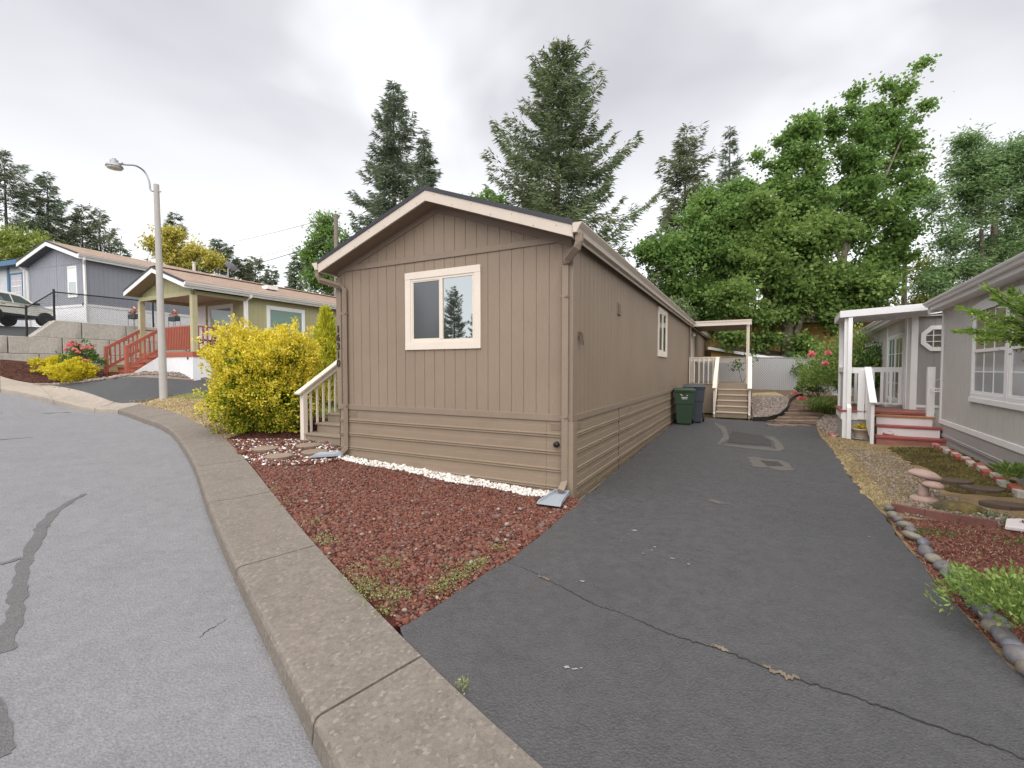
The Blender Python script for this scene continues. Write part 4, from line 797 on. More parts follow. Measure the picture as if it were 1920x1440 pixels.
mb = MB(); mb.bar((-1.16, -.62, .96), (-1.16, .36, 1.70), .12, .04); pb(mb, 'handrail', white)
mb = MB(); mb.box(-.17, -.05, .22, .34, .5, DZ + .98); pb(mb, 'newel_post', white)
mb = MB()
for r, z in ((.10, 1.20), (.10, 1.26)): mb.tube([(-.02 + r * math.cos(a) * 1.2, .16 + r * math.sin(a), z) for a in np.linspace(0, 6.283, 14)], .006, 5)
for a in np.linspace(0, 6.283, 9)[:-1]: mb.tube([(-.02 + .12 * math.cos(a), .16 + .1 * math.sin(a), 1.20), (-.02 + .12 * math.cos(a), .16 + .1 * math.sin(a), 1.26)], .005, 4)
mb.tube([(-.10, .2, 1.26), (-.07, .2, 1.42), (.0, .16, 1.46), (.07, .14, 1.38), (.09, .14, 1.26)], .005, 5)
o = tag(ine(mb).build('wire_basket', white), 'white wire plant basket hung on the porch newel post', 'basket')
# flower pot by the porch
c = G(1615, 823); pot = thing('flower_pot', 'pale round flower pot of yellow flowers beside white porch post', 'flower pot', c)
mb = MB(); mb.lathe([(.0, .02), (.12, .02), (.125, .05), (.155, .20), (.175, .205), (.178, .235), (.16, .24), (.155, .21), (.0, .205)], n=24); mb.build('pot', M('pale_clay', (.46, .37, .32), .7, .1), pot, smooth=True)
mb = MB(); mb.lathe([(.0, .0), (.15, .0), (.165, .025), (.155, .027), (.14, .012), (.0, .012)], n=24); mb.build('saucer', M('clear_saucer', (.45, .44, .43), .3, .1), pot, smooth=True)
r = np.random.default_rng(3); n = 260; q = r.normal(0, .07, (n, 3)) * [1, 1, .35] + [0, 0, .27]
cards('flowers', q, r.normal(0, .6, (n, 3)) + [0, 0, .8], rdir(r, n), .05 * r.uniform(.6, 1.2, n), .016, yel_fl, pot)
# brick edging of the grey house
redbrick = M('red_brick', (.36, .10, .075), .9, .2, 6, 50, .4); greybrick = M('grey_brick', (.42, .40, .36), .9, .2, 6, 50, .4); rr = random.Random(4)
def brick(x, y, mat, lab, rz=0):
    w_ = ew(x, y); z = tz(*w_); mb = MB(); mb.box(-.045, .045, -.10, .10, -.06, .085); o = mb.build('edging_brick', mat, None, .006); o.location = (*w_, z - .03); o.rotation_euler = (rr.uniform(-.1, .1), rr.uniform(-.15, .05), -EA + rz + rr.uniform(-.06, .06)); tag(o, lab, 'brick', 'bricks edging the grey home')
nr = ng = 0
for i in range(20):
    red = i % 2 == 0
    if red: nr += 1
    else: ng += 1
    brick(-.18 - .02 * (i % 3), -.55 - i * .215, redbrick if red else greybrick, '%s brick along the grey skirting, %s %s one from the porch steps' % ('red' if red else 'pale grey', ORD[(nr if red else ng) - 1], 'red' if red else 'grey'))
for i, y in enumerate((.5, .74, .98, 1.22, 1.46)): brick(-1.75, y, redbrick if i % 2 else M('pinkish_brick', (.42, .25, .21), .9), '%s brick beside the grey porch skirt, %s behind the flower pot' % ('red' if i % 2 else 'pinkish', ORD[i]))
# ------------------------------------------------------------------ right yard ornaments
c = G(1733, 938); ms_ = thing('mushroom_ornament', 'pinkish concrete double mushroom ornament on gravel yard', 'garden ornament', c); ms_.scale = (.70, .70, .78); pinkc = M('pink_concrete', (.37, .265, .225), .9, .25, 5, 60, .5, .004, dirt=.3)
mb = MB(); mb.lathe([(0, -.03), (.20, -.03), (.205, .03), (.17, .06), (.10, .075), (0, .08)], (0, 0, 0), 24); mb.build('base', pinkc, ms_, smooth=True)
mb = MB(); mb.lathe([(.085, .05), (.075, .12), (.07, .2), (.075, .27), (0, .27)], (-.02, 0, 0), 18); mb.build('stem', pinkc, ms_, smooth=True); mb = MB(); mb.lathe([(.04, .05), (.035, .1), (.03, .15), (.0, .17)], (.09, -.05, 0), 12); mb.build('small_stem', pinkc, ms_, smooth=True)
mb = MB(); mb.lathe([(.05, .285), (.12, .265), (.165, .285), (.15, .325), (.09, .36), (0, .372)], (.02, -.07, -.02), 24); o = mb.build('small_cap', pinkc, ms_, smooth=True); o.rotation_euler = (R_(6), R_(5), 0)
mb = MB(); mb.lathe([(.05, .0), (.17, -.02), (.245, .01), (.22, .05), (.14, .095), (0, .115)], (0, 0, 0), 26); o = mb.build('large_cap', pinkc, ms_, smooth=True); o.location = (.06, .08, .36); o.rotation_euler = (R_(2), R_(9), 0)
def pebble(name, c, s, rz, mat, seed, tilt=(0, 0), sub=3, nz=.17):
    b = bmesh.new(); bmesh.ops.create_icosphere(b, subdivisions=sub, radius=1); r = np.random.default_rng(seed); k = r.normal(0, 1, (4, 3)); ph = r.uniform(0, 6, 4)
    for v in b.verts:
        p = np.array(v.co); f = 1 + nz * sum(math.sin(float(p @ k[i]) * 1.3 + ph[i]) for i in range(4)) / 2
        v.co = Vector(p * f * s)
    me = bpy.data.meshes.new(name); b.to_mesh(me); b.free(); me.polygons.foreach_set('use_smooth', [True] * len(me.polygons)); me.materials.append(mat); o = bpy.data.objects.new(name, me); COL.objects.link(o); o.location = tuple(map(float, c)); o.rotation_euler = (tilt[0], tilt[1], rz); return o
def mossrock():
    m, t, b = base('mossy_boulder'); v = coords(t); n = noise(t, v, 4, 5, .65); c = ramp(t, n, [(.35, (.05, .042, .03)), (.5, (.10, .075, .03)), (.62, (.17, .13, .04)), (.75, (.12, .09, .07))]); t.links.new(c, b.inputs['Base Color']); b.inputs['Roughness'].default_value = .95; bump(t, b, noise(t, v, 30, 4), .8, .02); return m
o = pebble('mossy_boulder', G(1800, 955) - [0, 0, .0], (.27, .16, .13), R_(-35), mossrock(), 9, sub=4, nz=.2); tag(o, 'low mossy brown boulder lying right of the mushroom ornament', 'boulder')
pav = mossrock()
for px, lab in (((1845, 918), 'brown mossy paver in the yard, nearest the brick edging'), ((1888, 948), 'brown mossy paver close to the right frame edge'), ((1790, 903), 'dark flat paver just behind the mossy boulder')):
    q = G(*px); a = np.linspace(0, 6.28, 12)[:-1]; mb = MB(); R2 = [.17 * (1 + .12 * math.sin(3 * t)) for t in a]; mb.prism([(R2[i] * math.cos(t) * 1.3, R2[i] * math.sin(t) * .8, -.03) for i, t in enumerate(a)], (0, 0, .055)); o = mb.build('paver', M('brown_paver', (.09, .065, .05), .95, .3, 6, 50, .8), None, .008); o.location = tuple(q); o.rotation_euler = (0, 0, R_(-25)); tag(o, lab, 'paver')
mb = MB(); a, b, c_ = G(1672, 955), G(1735, 968), G(1870, 990)
for p_, q_ in ((a, b), (b, c_)): mb.bar(p_ + [0, 0, .02], q_ + [0, 0, .02], .04, .11)
o = mb.build('edging_board', M('red_edging_board', (.16, .07, .06), .9, .25, 4, 40, .5), None, .004); tag(o, 'low red-brown edging board between gravel yard and red mulch', 'edging board')
q = G(1915, 990); mb = MB(); mb.prism([(-.22, -.05, 0), (-.02, .12, .02), (.4, .1, .03), (.5, -.2, .02), (.05, -.22, 0)], (0, 0, .04)); slab = mb.build('paver', M('white_slab', (.62, .58, .58), .7, .1), None, .01); slab.location = tuple(q); tag(slab, 'white slab with dark red streaks at right frame edge', 'slab')
mb = MB(); mb.box(.0, .30, -.02, .015, .0625, .0655); mb.box(.05, .35, -.10, -.075, .0655, .0685); mb.build('streak', M('red_streak', (.22, .08, .075), .8), slab)
bp = [(1668, 957, 0), (1672, 970, 1), (1683, 978, 0), (1696, 990, 1), (1708, 1000, 0), (1712, 1012, 1), (1730, 1023, 2), (1738, 1040, 0), (1752, 1056, 1), (1768, 1068, 0), (1782, 1085, 0), (1800, 1103, 2), (1819, 1124, 2), (1830, 1140, 2), (1845, 1155, 2), (1862, 1172, 2), (1868, 1188, 1), (1880, 1200, 0), (1898, 1220, 2), (1915, 1243, 0), (1935, 1265, 1), (1955, 1290, 0)]
for i, (x, y, k) in enumerate(bp):
    c = G(x, y); d = G(x + 10, y + 12) - c; rz = math.atan2(d[1], d[0]); big = i in (3, 9, 10, 17, 19)
    s = np.array([.078, .054, .048]) * (1.2 if big else random.uniform(.85, 1.1))
    o = pebble('river_stone', c + [0, 0, .03], s, rz + random.uniform(-.3, .9), (river_m, rivertan, riverblue)[k], 100 + i, (random.uniform(-.3, .3), random.uniform(-.4, .2)))
    tag(o, '%s rounded river stone edging the driveway, %s from the mushroom end of the row' % (('dark grey', 'tan', 'bluish grey')[k], ORD[i]), 'stone', 'river stones edging the driveway')
# low ground cover by the stones, junipers, ferns
def bush(name, label, cat, c, rad, n, mat, seed, leaf=.05, ht=None, stem=True, parts=None, shape=1., up=.35, group=None, flowers=None, flw=.06, aspect=.42, inner=None, spiky=0., full=False, cs=.085):
    c = np.array(c, float); t = thing(name, label, cat, c, 0, group); r = np.random.default_rng(seed); rad = np.array(rad, float)
    m = max(8, n // 26); u = rdir(r, m); u[:, 2] = u[:, 2] if full else np.abs(u[:, 2]) - .25 * r.random(m); k = r.random((m, 1)) ** .33
    lump = 1 + .16 * np.sin(u[:, :1] * 5 + seed) + .16 * np.sin(u[:, 1:2] * 6 + 2 * seed) + .14 * np.sin(u[:, 2:] * 7 + seed) + spiky * np.abs(r.normal(0, 1, (m, 1))) * (r.random((m, 1)) < .3)
    cl = u * k * lump * rad + [0, 0, rad[2] * .95]
    idx = np.repeat(np.arange(m), 26)[:n]; q = cl[idx] + r.normal(0, 1, (len(idx), 3)) * rad.mean() * cs
    q[:, 2] = np.maximum(q[:, 2], .02); D = unit(q - [0, 0, rad[2] * .5]) * .8 + r.normal(0, .55, q.shape) + [0, 0, up]
    L = leaf * r.uniform(.6, 1.35, len(q))
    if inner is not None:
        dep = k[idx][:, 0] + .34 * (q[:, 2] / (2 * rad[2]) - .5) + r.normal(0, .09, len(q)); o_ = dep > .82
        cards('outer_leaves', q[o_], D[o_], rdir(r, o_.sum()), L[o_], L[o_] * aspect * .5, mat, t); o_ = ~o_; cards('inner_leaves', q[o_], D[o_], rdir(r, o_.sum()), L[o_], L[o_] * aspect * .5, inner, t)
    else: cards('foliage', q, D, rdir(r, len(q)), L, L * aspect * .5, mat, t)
    if stem:
        mb = MB()
        for i in range(7): a = cl[r.integers(m)]; mb.tube([(r.normal(0, .03), r.normal(0, .03), -.1), tuple(a * [.4, .4, .45]), tuple(a * .9)], [rad.mean() * .022 + .004, rad.mean() * .014 + .003, .003], 6)
        mb.build('stem', stem_m, t)
    if flowers:
        fm, pts = flowers
        for p_ in pts:
            cc = np.array(p_) - c; nF = 46; v = rdir(r, nF); v[:, 2] = np.abs(v[:, 2]); cards('blossom', cc + v * flw * .4, v + r.normal(0, .25, v.shape), rdir(r, nF), flw * r.uniform(.6, 1, nF), flw * .36, fm, t)
    return t
bush('ground_cover_plant', 'bright green leafy ground cover behind the river stones at right', 'plant', G(1925, 1190) , (.42, .5, .17), 4200, lightg_m, 41, .036, stem=False)
bush('ground_cover_plant', 'pale green leafy weed at right edge near the brown pavers', 'plant', G(1915, 915), (.25, .25, .16), 900, lightg_m, 42, .055, stem=False)
# juniper boughs reaching in from the right
jc = np.array([5.6, 4.2, tz(5.6, 4.2)]); ju = thing('juniper_shrub', 'feathery bright green juniper reaching in at right edge', 'shrub', jc); r = np.random.default_rng(45); Cs, Ds = [], []
def spray(a, b, n, w0):
    t = r.random(n); p = a + (b - a) * t[:, None]; d = unit(b - a); Cs.append(p + r.normal(0, 1, (n, 3)) * (w0 * (1 - t * .85))[:, None] * [1, 1, .45]); Ds.append(d + r.normal(0, .32, (n, 3)))
tips = [((1800, 577), 3.9), ((1795, 622), 4.1), ((1850, 540), 3.9), ((1838, 637), 3.8), ((1895, 545), 4), ((1868, 560), 4.3), ((1822, 585), 3.7), ((1860, 610), 4.2), ((1915, 640), 4.1), ((1890, 600), 4), ((1930, 580), 4), ((1960, 640), 4), ((1990, 560), 4.1)]
hub = P(1975, 622, 4.2)
for (px, py), Y in tips: spray(hub + r.normal(0, .08, 3), P(px, py, Y), 330, .075)
spray(hub, hub + [.6, .2, .1], 900, .3); C_ = np.concatenate(Cs); D_ = np.concatenate(Ds); cards('foliage', C_, D_, rdir(r, len(C_)), .07 * r.uniform(.5, 1.4, len(C_)), .0075, juni_m, ju, jc)
mb = MB(); mb.tube([(0, 0, -.1), tuple((hub - jc) * [.6, .6, .6]), tuple(hub - jc)], [.05, .04, .025], 8)
for (px, py), Y in tips: mb.tube([tuple(hub - jc), tuple((hub + P(px, py, Y)) / 2 - jc + [0, 0, -.02]), tuple(P(px, py, Y) - jc)], [.014, .008, .002], 5)
mb.build('branches', stem_m, ju)
# ------------------------------------------------------------------ wheelie bins
def bin_(label, x, y, rz, mat, lidm, s=1., mark=True):
    c = hw(x, y); t = thing('wheelie_bin', label, 'wheelie bin', (*c, tz(*c) - .01), -HA + rz)
    def ring(z, wx, wy, yo=0): return [(-wx, -wy + yo, z), (wx, -wy + yo, z), (wx, wy + yo, z), (-wx, wy + yo, z)]
    mb = MB(); rs = [ring(.03, .20 * s, .24 * s), ring(.62 * s, .25 * s, .29 * s), ring(.63 * s, .262 * s, .30 * s), ring(.98 * s, .285 * s, .33 * s), ring(.985 * s, .30 * s, .345 * s), ring(1.03 * s, .30 * s, .345 * s)]
    mb.mesh([p for r_ in rs for p in r_], [(i * 4 + k, i * 4 + (k + 1) % 4, i * 4 + 4 + (k + 1) % 4, i * 4 + 4 + k) for i in range(len(rs) - 1) for k in range(4)] + [(3, 2, 1, 0)]); b = mb.build('body', mat, t, .022)
    mb = MB(); mb.mesh([*[( a * .315 * s, q * .36 * s, 1.03 * s) for a, q in ((-1, -1), (1, -1), (1, 1), (-1, 1))], *[(a * .315 * s, q * .36 * s, 1.065 * s) for a, q in ((-1, -1), (1, -1), (1, 1), (-1, 1))], *[(a * .26 * s, q * .28 * s, 1.105 * s) for a, q in ((-1, -1), (1, -1), (1, 1), (-1, 1))]], [(0, 1, 5, 4), (1, 2, 6, 5), (2, 3, 7, 6), (3, 0, 4, 7), (4, 5, 9, 8), (5, 6, 10, 9), (6, 7, 11, 10), (7, 4, 8, 11), (8, 9, 10, 11), (3, 2, 1, 0)])
    mb.box(-.2 * s, .2 * s, -.40 * s, -.355 * s, 1.035 * s, 1.06 * s); mb.build('lid', lidm, t, .012)
    mb = MB(); mb.tube([(-.27 * s, .40 * s, 1.0 * s), (.27 * s, .40 * s, 1.0 * s)], .016, 8); mb.box(-.28 * s, -.25 * s, .33 * s, .41 * s, .96 * s, 1.03 * s); mb.box(.25 * s, .28 * s, .33 * s, .41 * s, .96 * s, 1.03 * s); mb.build('handle', lidm, t)
    for q in (-1, 1):
        mb = MB(); xc = q * (.265 * s); mb.lathe([(.06, -.028), (.115, -.028), (.13, -.015), (.13, .015), (.115, .028), (.06, .028)], (xc, .22 * s, .13), 22, 'x'); wh = mb.build('wheel', M('bin_tyre', (.015, .015, .017), .6, .1), t)
        mb = MB()
        for k in range(6): a = k * math.pi / 3; mb.bar((xc, .22 * s, .13), (xc, .22 * s + .1 * math.cos(a), .13 + .1 * math.sin(a)), .035, .016, (1, 0, 0))
        mb.lathe([(.0, -.033), (.03, -.033), (.03, .033), (0, .033)], (xc, .22 * s, .13), 12, 'x'); mb.build('hub', M('bin_hub', (.05, .05, .055), .5, .1), wh)
    if mark:
        mb = MB(); ym = lambda z: -.30 * s - (z / s - .63) * .086 * s - .004
        def mk(x0, x1, z0, z1): mb.mesh([(x0, ym(z0), z0), (x1, ym(z0), z0), (x1, ym(z1), z1), (x0, ym(z1), z1)], [(0, 1, 2, 3)])
        for sg in (-1, 1):
            for k in range(4): a = k * .35; mk(sg * .075 - .02 + sg * .012 * k, sg * .075 + .012 + sg * .004 * k, .865 + k * .012, .872 + k * .012)
            mk(sg * .05 - .014, sg * .05 + .014, .858, .866)
        for k in range(8): mk(-.085 + k * .0215, -.085 + k * .0215 + .0165, .80, .822)
        for k in range(6): mk(-.07 + k * .024, -.07 + k * .024 + .018, .765, .78)
        mb.build('emblem', white, b)
    return t
ggreen = M('bin_green', (.022, .05, .025), .45, .12, 3, 50, .1, .002); ggrey = M('bin_grey', (.045, .05, .065), .45, .12, 3, 50, .1, .002)
bin_('dark green wheelie bin with white emblem against taupe skirting', .36, 8.85, .15, ggreen, ggreen, .98)
bin_('larger grey-blue wheelie bin behind the green one', .56, 9.65, .1, ggrey, ggrey, 1.06, False)
# ------------------------------------------------------------------ splash blocks, stepping stones
pvc = M('grey_blue_plastic', (.27, .30, .345), .5, .06, 3, 50, .1)
def splash(c, rz, lab, sx=1.):
    mb = MB(); L, w0, w1, h, th_ = .58, .10, .155, .055, .014; pr = lambda w_, hh: [(-w_, 0), (w_, 0), (w_, hh), (w_ - th_, hh), (w_ - th_ * 1.6, th_), (-w_ + th_ * 1.6, th_), (-w_ + th_, hh), (-w_, hh)]
    a = [(x, 0, z) for x, z in pr(w0, h)]; b = [(x, -L * .75, z) for x, z in pr(w1 * .93, h * .8)]; d = [(x, -L + .08 * (abs(x) / w1) ** 2, z) for x, z in pr(w1, h * .35)]
    mb.mesh(a + b + d, [(i * 8 + k, i * 8 + (k + 1) % 8, i * 8 + 8 + (k + 1) % 8, i * 8 + 8 + k) for i in range(2) for k in range(8)] + [(0, 1, 4, 5), (1, 2, 3, 4), (0, 5, 6, 7), (16, 17, 20, 21), (17, 18, 19, 20), (16, 21, 22, 23)]); mb.box(-w0, w0, -.0, .012, 0, h)
    o = mb.build('splash_block', pvc, None, .004); o.location = c; o.rotation_euler = (R_(2), 0, rz); return tag(o, lab, 'splash block')
c = hw(-.085, -.12); splash((*c, tz(*c) + .03), -HA + R_(2), 'blue-grey plastic splash block under the downspout beside the driveway')
c = hw(-W + .18, -.10); splash((*c, tz(*c) + .035), -HA - R_(58), 'blue-grey plastic splash block pointing towards the stepping stones')
stepst = concrete_mat('round_paver', (.24, .19, .15), .35)
for (x, y), lab in (((498, 842), 'round concrete stepping stone nearest the golden bush'), ((524, 856), 'round concrete stepping stone nearest the kerb and red rock'), ((579, 836), 'round concrete stepping stone at the foot of the entry stair'), ((590, 848), 'round concrete stepping stone beside the grey splash block')):
    c = G(x, y); mb = MB(); mb.lathe([(0, -.03), (.215, -.03), (.225, .012), (.215, .022), (.0, .024)], n=32); o = mb.build('stepping_stone', stepst); o.location = tuple(c + [0, 0, .006]); tag(o, lab, 'stepping stone')
# ------------------------------------------------------------------ back yard: fence, brick steps, edging, rose bushes
fa, fb = P(1255, 728, 21.6), P(1600, 738, 19.6); slat = M('pale_slats', (.52, .52, .53), .5, .06, 2, 40, .1, .002)
fe = thing('slat_fence', 'pale grey privacy-slat chain link fence behind the back porch', 'fence', ((fa + fb) / 2)); fo = np.array(fe.location)
mb = MB(); L = np.linalg.norm(fb - fa); d = (fb - fa) / L; nS = int(L / .078); fz0, fz1 = -.1, 1.48
for i in range(nS): p = fa + d * (i * .078) - fo; q = p + d * .066; mb.prism([(p[0], p[1], p[2] + fz0), (q[0], q[1], q[2] + fz0), (q[0], q[1], q[2] + fz1), (p[0], p[1], p[2] + fz1)], (0, .012, 0))
mb.build('slats', slat, fe)
mb = MB(); wire = M('galvanised_wire', (.20, .20, .21), .45, .1, 3, 50, 0, metal=.3)
k = 0.
while k < L + 1.5:
    for sg in (1, -1):
        s0, s1 = (k - 1.5, k) if sg > 0 else (k, k - 1.5); z0, z1 = 0, 1.5; pts = []
        for s_, z_ in ((s0, z0), (s1, z1)): pts.append((s_, z_))
        (a0, b0), (a1, b1) = pts; ta = [0, 1]
        f = lambda t: (a0 + (a1 - a0) * t, b0 + (b1 - b0) * t)
        lo_ = max(0, min((0 - a0) / (a1 - a0), (L - a0) / (a1 - a0))); hi_ = min(1, max((0 - a0) / (a1 - a0), (L - a0) / (a1 - a0)))
        if hi_ > lo_ + .01:
            (u0, v0), (u1, v1) = f(lo_), f(hi_); p = fa + d * u0 - fo + [0, -.012, v0]; q = fa + d * u1 - fo + [0, -.012, v1]; mb.tube([p, q], .0055, 4)
    k += .11
mb.build('chain_link', wire, fe)
mb = MB(); mb.tube([fa - fo + [0, 0, 1.5], fb - fo + [0, 0, 1.5]], .022, 8); mb.build('top_rail', wire, fe)
for t in (0, .35, .7, 1): mb = MB(); p = fa + (fb - fa) * t - fo; mb.tube([p + [0, .03, -.2], p + [0, .03, 1.55]], .03, 8); mb.build('post', wire, fe)
stepb = M('weathered_brick', (.21, .15, .12), .95, .35, 7, 40, .6)
nb = 0
for row in range(7):
    for k_ in range(3):
        px = 1452 + row * 9 + k_ * (26 - row) + (row % 2) * 5; py = 798 - row * 7.2; c = G(px, py, .0); mb = MB(); mb.box(-.21, .21, -.09, .09, -.1, .035); o = mb.build('step_brick', stepb, None, .012); o.location = tuple(c + [0, 0, .015 * (row % 2)]); o.rotation_euler = (rr.uniform(-.06, .06), rr.uniform(-.06, .06), -HA * .6 + rr.uniform(-.1, .1))
        tag(o, 'weathered brick slab of the garden step path, %s row up from the driveway, %s' % (ORD[row], ('left', 'middle', 'right')[k_]), 'brick', 'brick slabs of the garden steps')
mb = MB(); pe_ = [G(x, y) for x, y in ((1412, 789), (1440, 788), (1462, 782), (1477, 768), (1481, 754), (1492, 746), (1505, 743))]; mb.tube([p + [0, 0, .04] for p in pe_], 1, 4, True, (.04, .16)); o = mb.build('edging_strip', M('black_edging', (.02, .017, .015), .7), None); tag(o, 'curved dark edging strip round the gravel mound', 'edging')
rp_ = lambda pts: [P(x, y, Y) for x, y, Y in pts]
bush('rose_bush', 'large leggy rose bush with pink blooms left of grey porch', 'rose bush', (*P(1585, 700, 14.8)[:2], tz(*P(1585, 700, 14.8)[:2])), (1.2, .9, 1.35), 8000, lightg_m, 51, .10, flowers=(pink_m, rp_([(1522, 665, 14.2), (1552, 664, 14.1), (1547, 684, 14.1), (1521, 668, 14.2)])), flw=.10, spiky=.12)
bush('rose_bush', 'bushy rose shrub growing up to the grey home wall behind porch railing', 'rose bush', (*P(1632, 690, 14.2)[:2], tz(*P(1632, 690, 14.2)[:2])), (.95, .8, 1.15), 6000, green_m, 52, .10)
bush('shrub', 'dark leafy round shrub in front of the slat fence', 'shrub', G(1494, 730), (.62, .6, .78), 3200, green_m, 53, .10)
bush('shrub', 'grey-green loose shrub below the pink roses', 'shrub', G(1535, 748), (.8, .7, .6), 4200, lightg_m, 54, .08)
bush('shrub', 'low green shrub at the top of the brick steps', 'shrub', G(1520, 744), (.55, .45, .25), 1500, green_m, 55, .07, flowers=(pink_m, rp_([(1490, 738, 15.6), (1500, 748, 15.2), (1508, 749, 15.2)])), flw=.09)
c = G(1555, 775); fn = thing('daylily_clump', 'arching strap-leaved clump beside the grey porch', 'plant', c); r = np.random.default_rng(56); n = 700; a = r.random(n) * 6.28
C0 = np.c_[r.normal(0, .22, (n, 2)), np.zeros(n)]; dd = np.c_[np.cos(a), np.sin(a), r.uniform(.7, 1.8, n)]; l_ = r.uniform(.4, .8, n)
cards('blades', C0, dd, np.c_[-np.sin(a), np.cos(a), np.zeros(n)], l_, .012, lightg_m, fn); tipb = C0 + unit(dd) * l_[:, None]; cards('blade_tips', tipb - unit(dd) * .06, dd * [1, 1, -.25], np.c_[-np.sin(a), np.cos(a), np.zeros(n)], l_ * .6, .010, lightg_m, fn)
c = (*P(1396, 715, 18.5)[:2], tz(*P(1396, 715, 18.5)[:2])); t = thing('sapling', 'thin sapling with few leaves behind the porch railing', 'sapling', c); mb = MB(); mb.tube([(0, 0, -.1), (-.08, 0, .6), (-.3, 0, 1.4)], [.015, .012, .004], 6); mb.tube([(-.08, 0, .6), (.2, 0, 1.3), (.25, 0, 1.8)], [.01, .008, .004], 6); mb.build('stem', stem_m, t)
r = np.random.default_rng(57); n = 130; q = np.concatenate([np.array([-.3, 0, 1.35]) + r.normal(0, .16, (n // 2, 3)), np.array([.25, 0, 1.7]) + r.normal(0, .18, (n // 2, 3))]); cards('leaves', q, r.normal(0, 1, (n, 3)), rdir(r, n), .12, .035, green_m, t)
# the mustard house and its shed roof beyond the fence
ochre = M('ochre_siding', (.40, .26, .085), .8, .1, 2, 40, .2); oy = thing('house', 'mustard yellow house half hidden by trees beyond the slat fence', 'house', (*P(1430, 700, 27)[:2], 0.2), -.1); c = np.array(oy.location)
mb = MB(); a = P(1290, 640, 27) - c; b = P(1575, 640, 27.5) - c
siding(mb, lambda u, z, d: (u, -d, z), -5.2, 7, 0, lambda q: 4.2, .6); mb.v = [tuple(v) for v in mb.v]; mb.box(-5.2, 7, .02, 6, 0, 4.2); mb.build('wall', ochre, oy)
mb = MB(); mb.prism([(-5.6, -.5, 4.15), (-5.6, 3, 5.4), (-5.6, 6.5, 4.15), (-5.6, 6.5, 4.05), (-5.6, 3, 5.3), (-5.6, -.5, 4.05)], (13, 0, 0)); mb.build('roof', shmoss, oy)
mb = MB(); mb.box(-2.7, -1.4, -.04, .0, 3.2, 3.8)
for i in range(6): mb.box(-2.65, -1.45, -.06, -.04, 3.24 + i * .09, 3.29 + i * .09)
mb.build('louvre_vent', M('brown_louvre', (.16, .11, .07), .7), oy); mb = MB(); mb.box(-3.15, -3.05, -.05, 0, 0, 4.1); mb.box(-5.2, 7, -.03, .0, 2.6, 2.66); mb.build('trim', M('ochre_trim', (.33, .21, .07), .8), oy)
sh = thing('shed', 'low mossy-roofed lean-to shed just behind the slat fence', 'shed', (*P(1385, 690, 24.5)[:2], .6), -.05); c = np.array(sh.location)
mb = MB(); q = [P(1330, 650, 23.5), P(1440, 668, 23.2), P(1510, 668, 26), P(1385, 648, 26.4)]; mb.prism([p - c for p in q], (0, 0, -.07)); mb.build('roof', shmoss, sh)
mb = MB(); mb.bar(q[0] - c - [0, .03, .06], q[1] - c - [0, .03, .06], .05, .13); mb.bar(q[1] - c - [0, .0, .08], q[2] - c - [0, 0, .08], .05, .18); mb.build('fascia', white, sh)
mb = MB(); mb.prism([(*(q[0] - c)[:2] + [.3, .3], 0), (*(q[1] - c)[:2] + [-.3, .3], 0), (*(q[1] - c)[:2] + [-.3, .3], (q[1] - c)[2] - .1), (*(q[0] - c)[:2] + [.3, .3], (q[0] - c)[2] - .15)], (0, 2.2, 0)); mb.build('wall', ochre, sh)
# ------------------------------------------------------------------ street lamp
c = G(307, 747); conc = M('pole_concrete', (.37, .355, .34), .85, .12, 2, 40, .25, .004); galv = M('galvanised', (.30, .31, .33), .4, .12, 3, 40, .1, metal=.4)
lamp = thing('street_lamp', 'pale concrete street lamp with curved arm on dry lawn', 'street lamp', c); top = P(293, 346, c[1]); hd = P(222, 307, c[1] - .6)
mb = MB(); tp = top - c; mb.tube([(0, 0, -.2), tuple(tp * .5), tuple(tp)], [.112, .095, .074], 14); mb.build('pole', conc, lamp, smooth=False)
h = hd - c; mb = MB(); pts = [tp + [-.05, 0, -.22], tp + [-.17, -.02, -.16], tp + [-.20, -.03, .1], tp + [-.32, -.05, .38], tp + (h - tp) * .55 + [0, 0, .23], tp + (h - tp) * .8 + [0, 0, .10], h]; pts = [tuple(p) for p in cat(np.array(pts), 5)]; mb.tube(pts, .026, 8); mb.tube([tuple(tp + [-.12, 0, -.2]), tuple(tp + [.14, 0, -.22])], .02, 6); mb.build('arm', galv, lamp, smooth=True)
mb = MB(); cc = h + [-.12, 0, -.05]; mb.lathe([(0, .20), (.05, .20), (.05, .155), (.10, .15), (.11, .06), (.13, .05), (.20, .0), (.215, -.045), (.20, -.05), (.0, -.05)], tuple(cc), 22); mb.tube([tuple(h + [.12, 0, 0]), tuple(h + [-.08, 0, .0])], .04, 8); hd_ = mb.build('lamp_head', galv, lamp)
mb = MB(); mb.lathe([(.19, -.051), (.185, -.09), (.10, -.115), (0, -.12)], tuple(cc), 22); mb.build('lens', M('lamp_lens', (.55, .53, .48), .25), lamp, smooth=True)
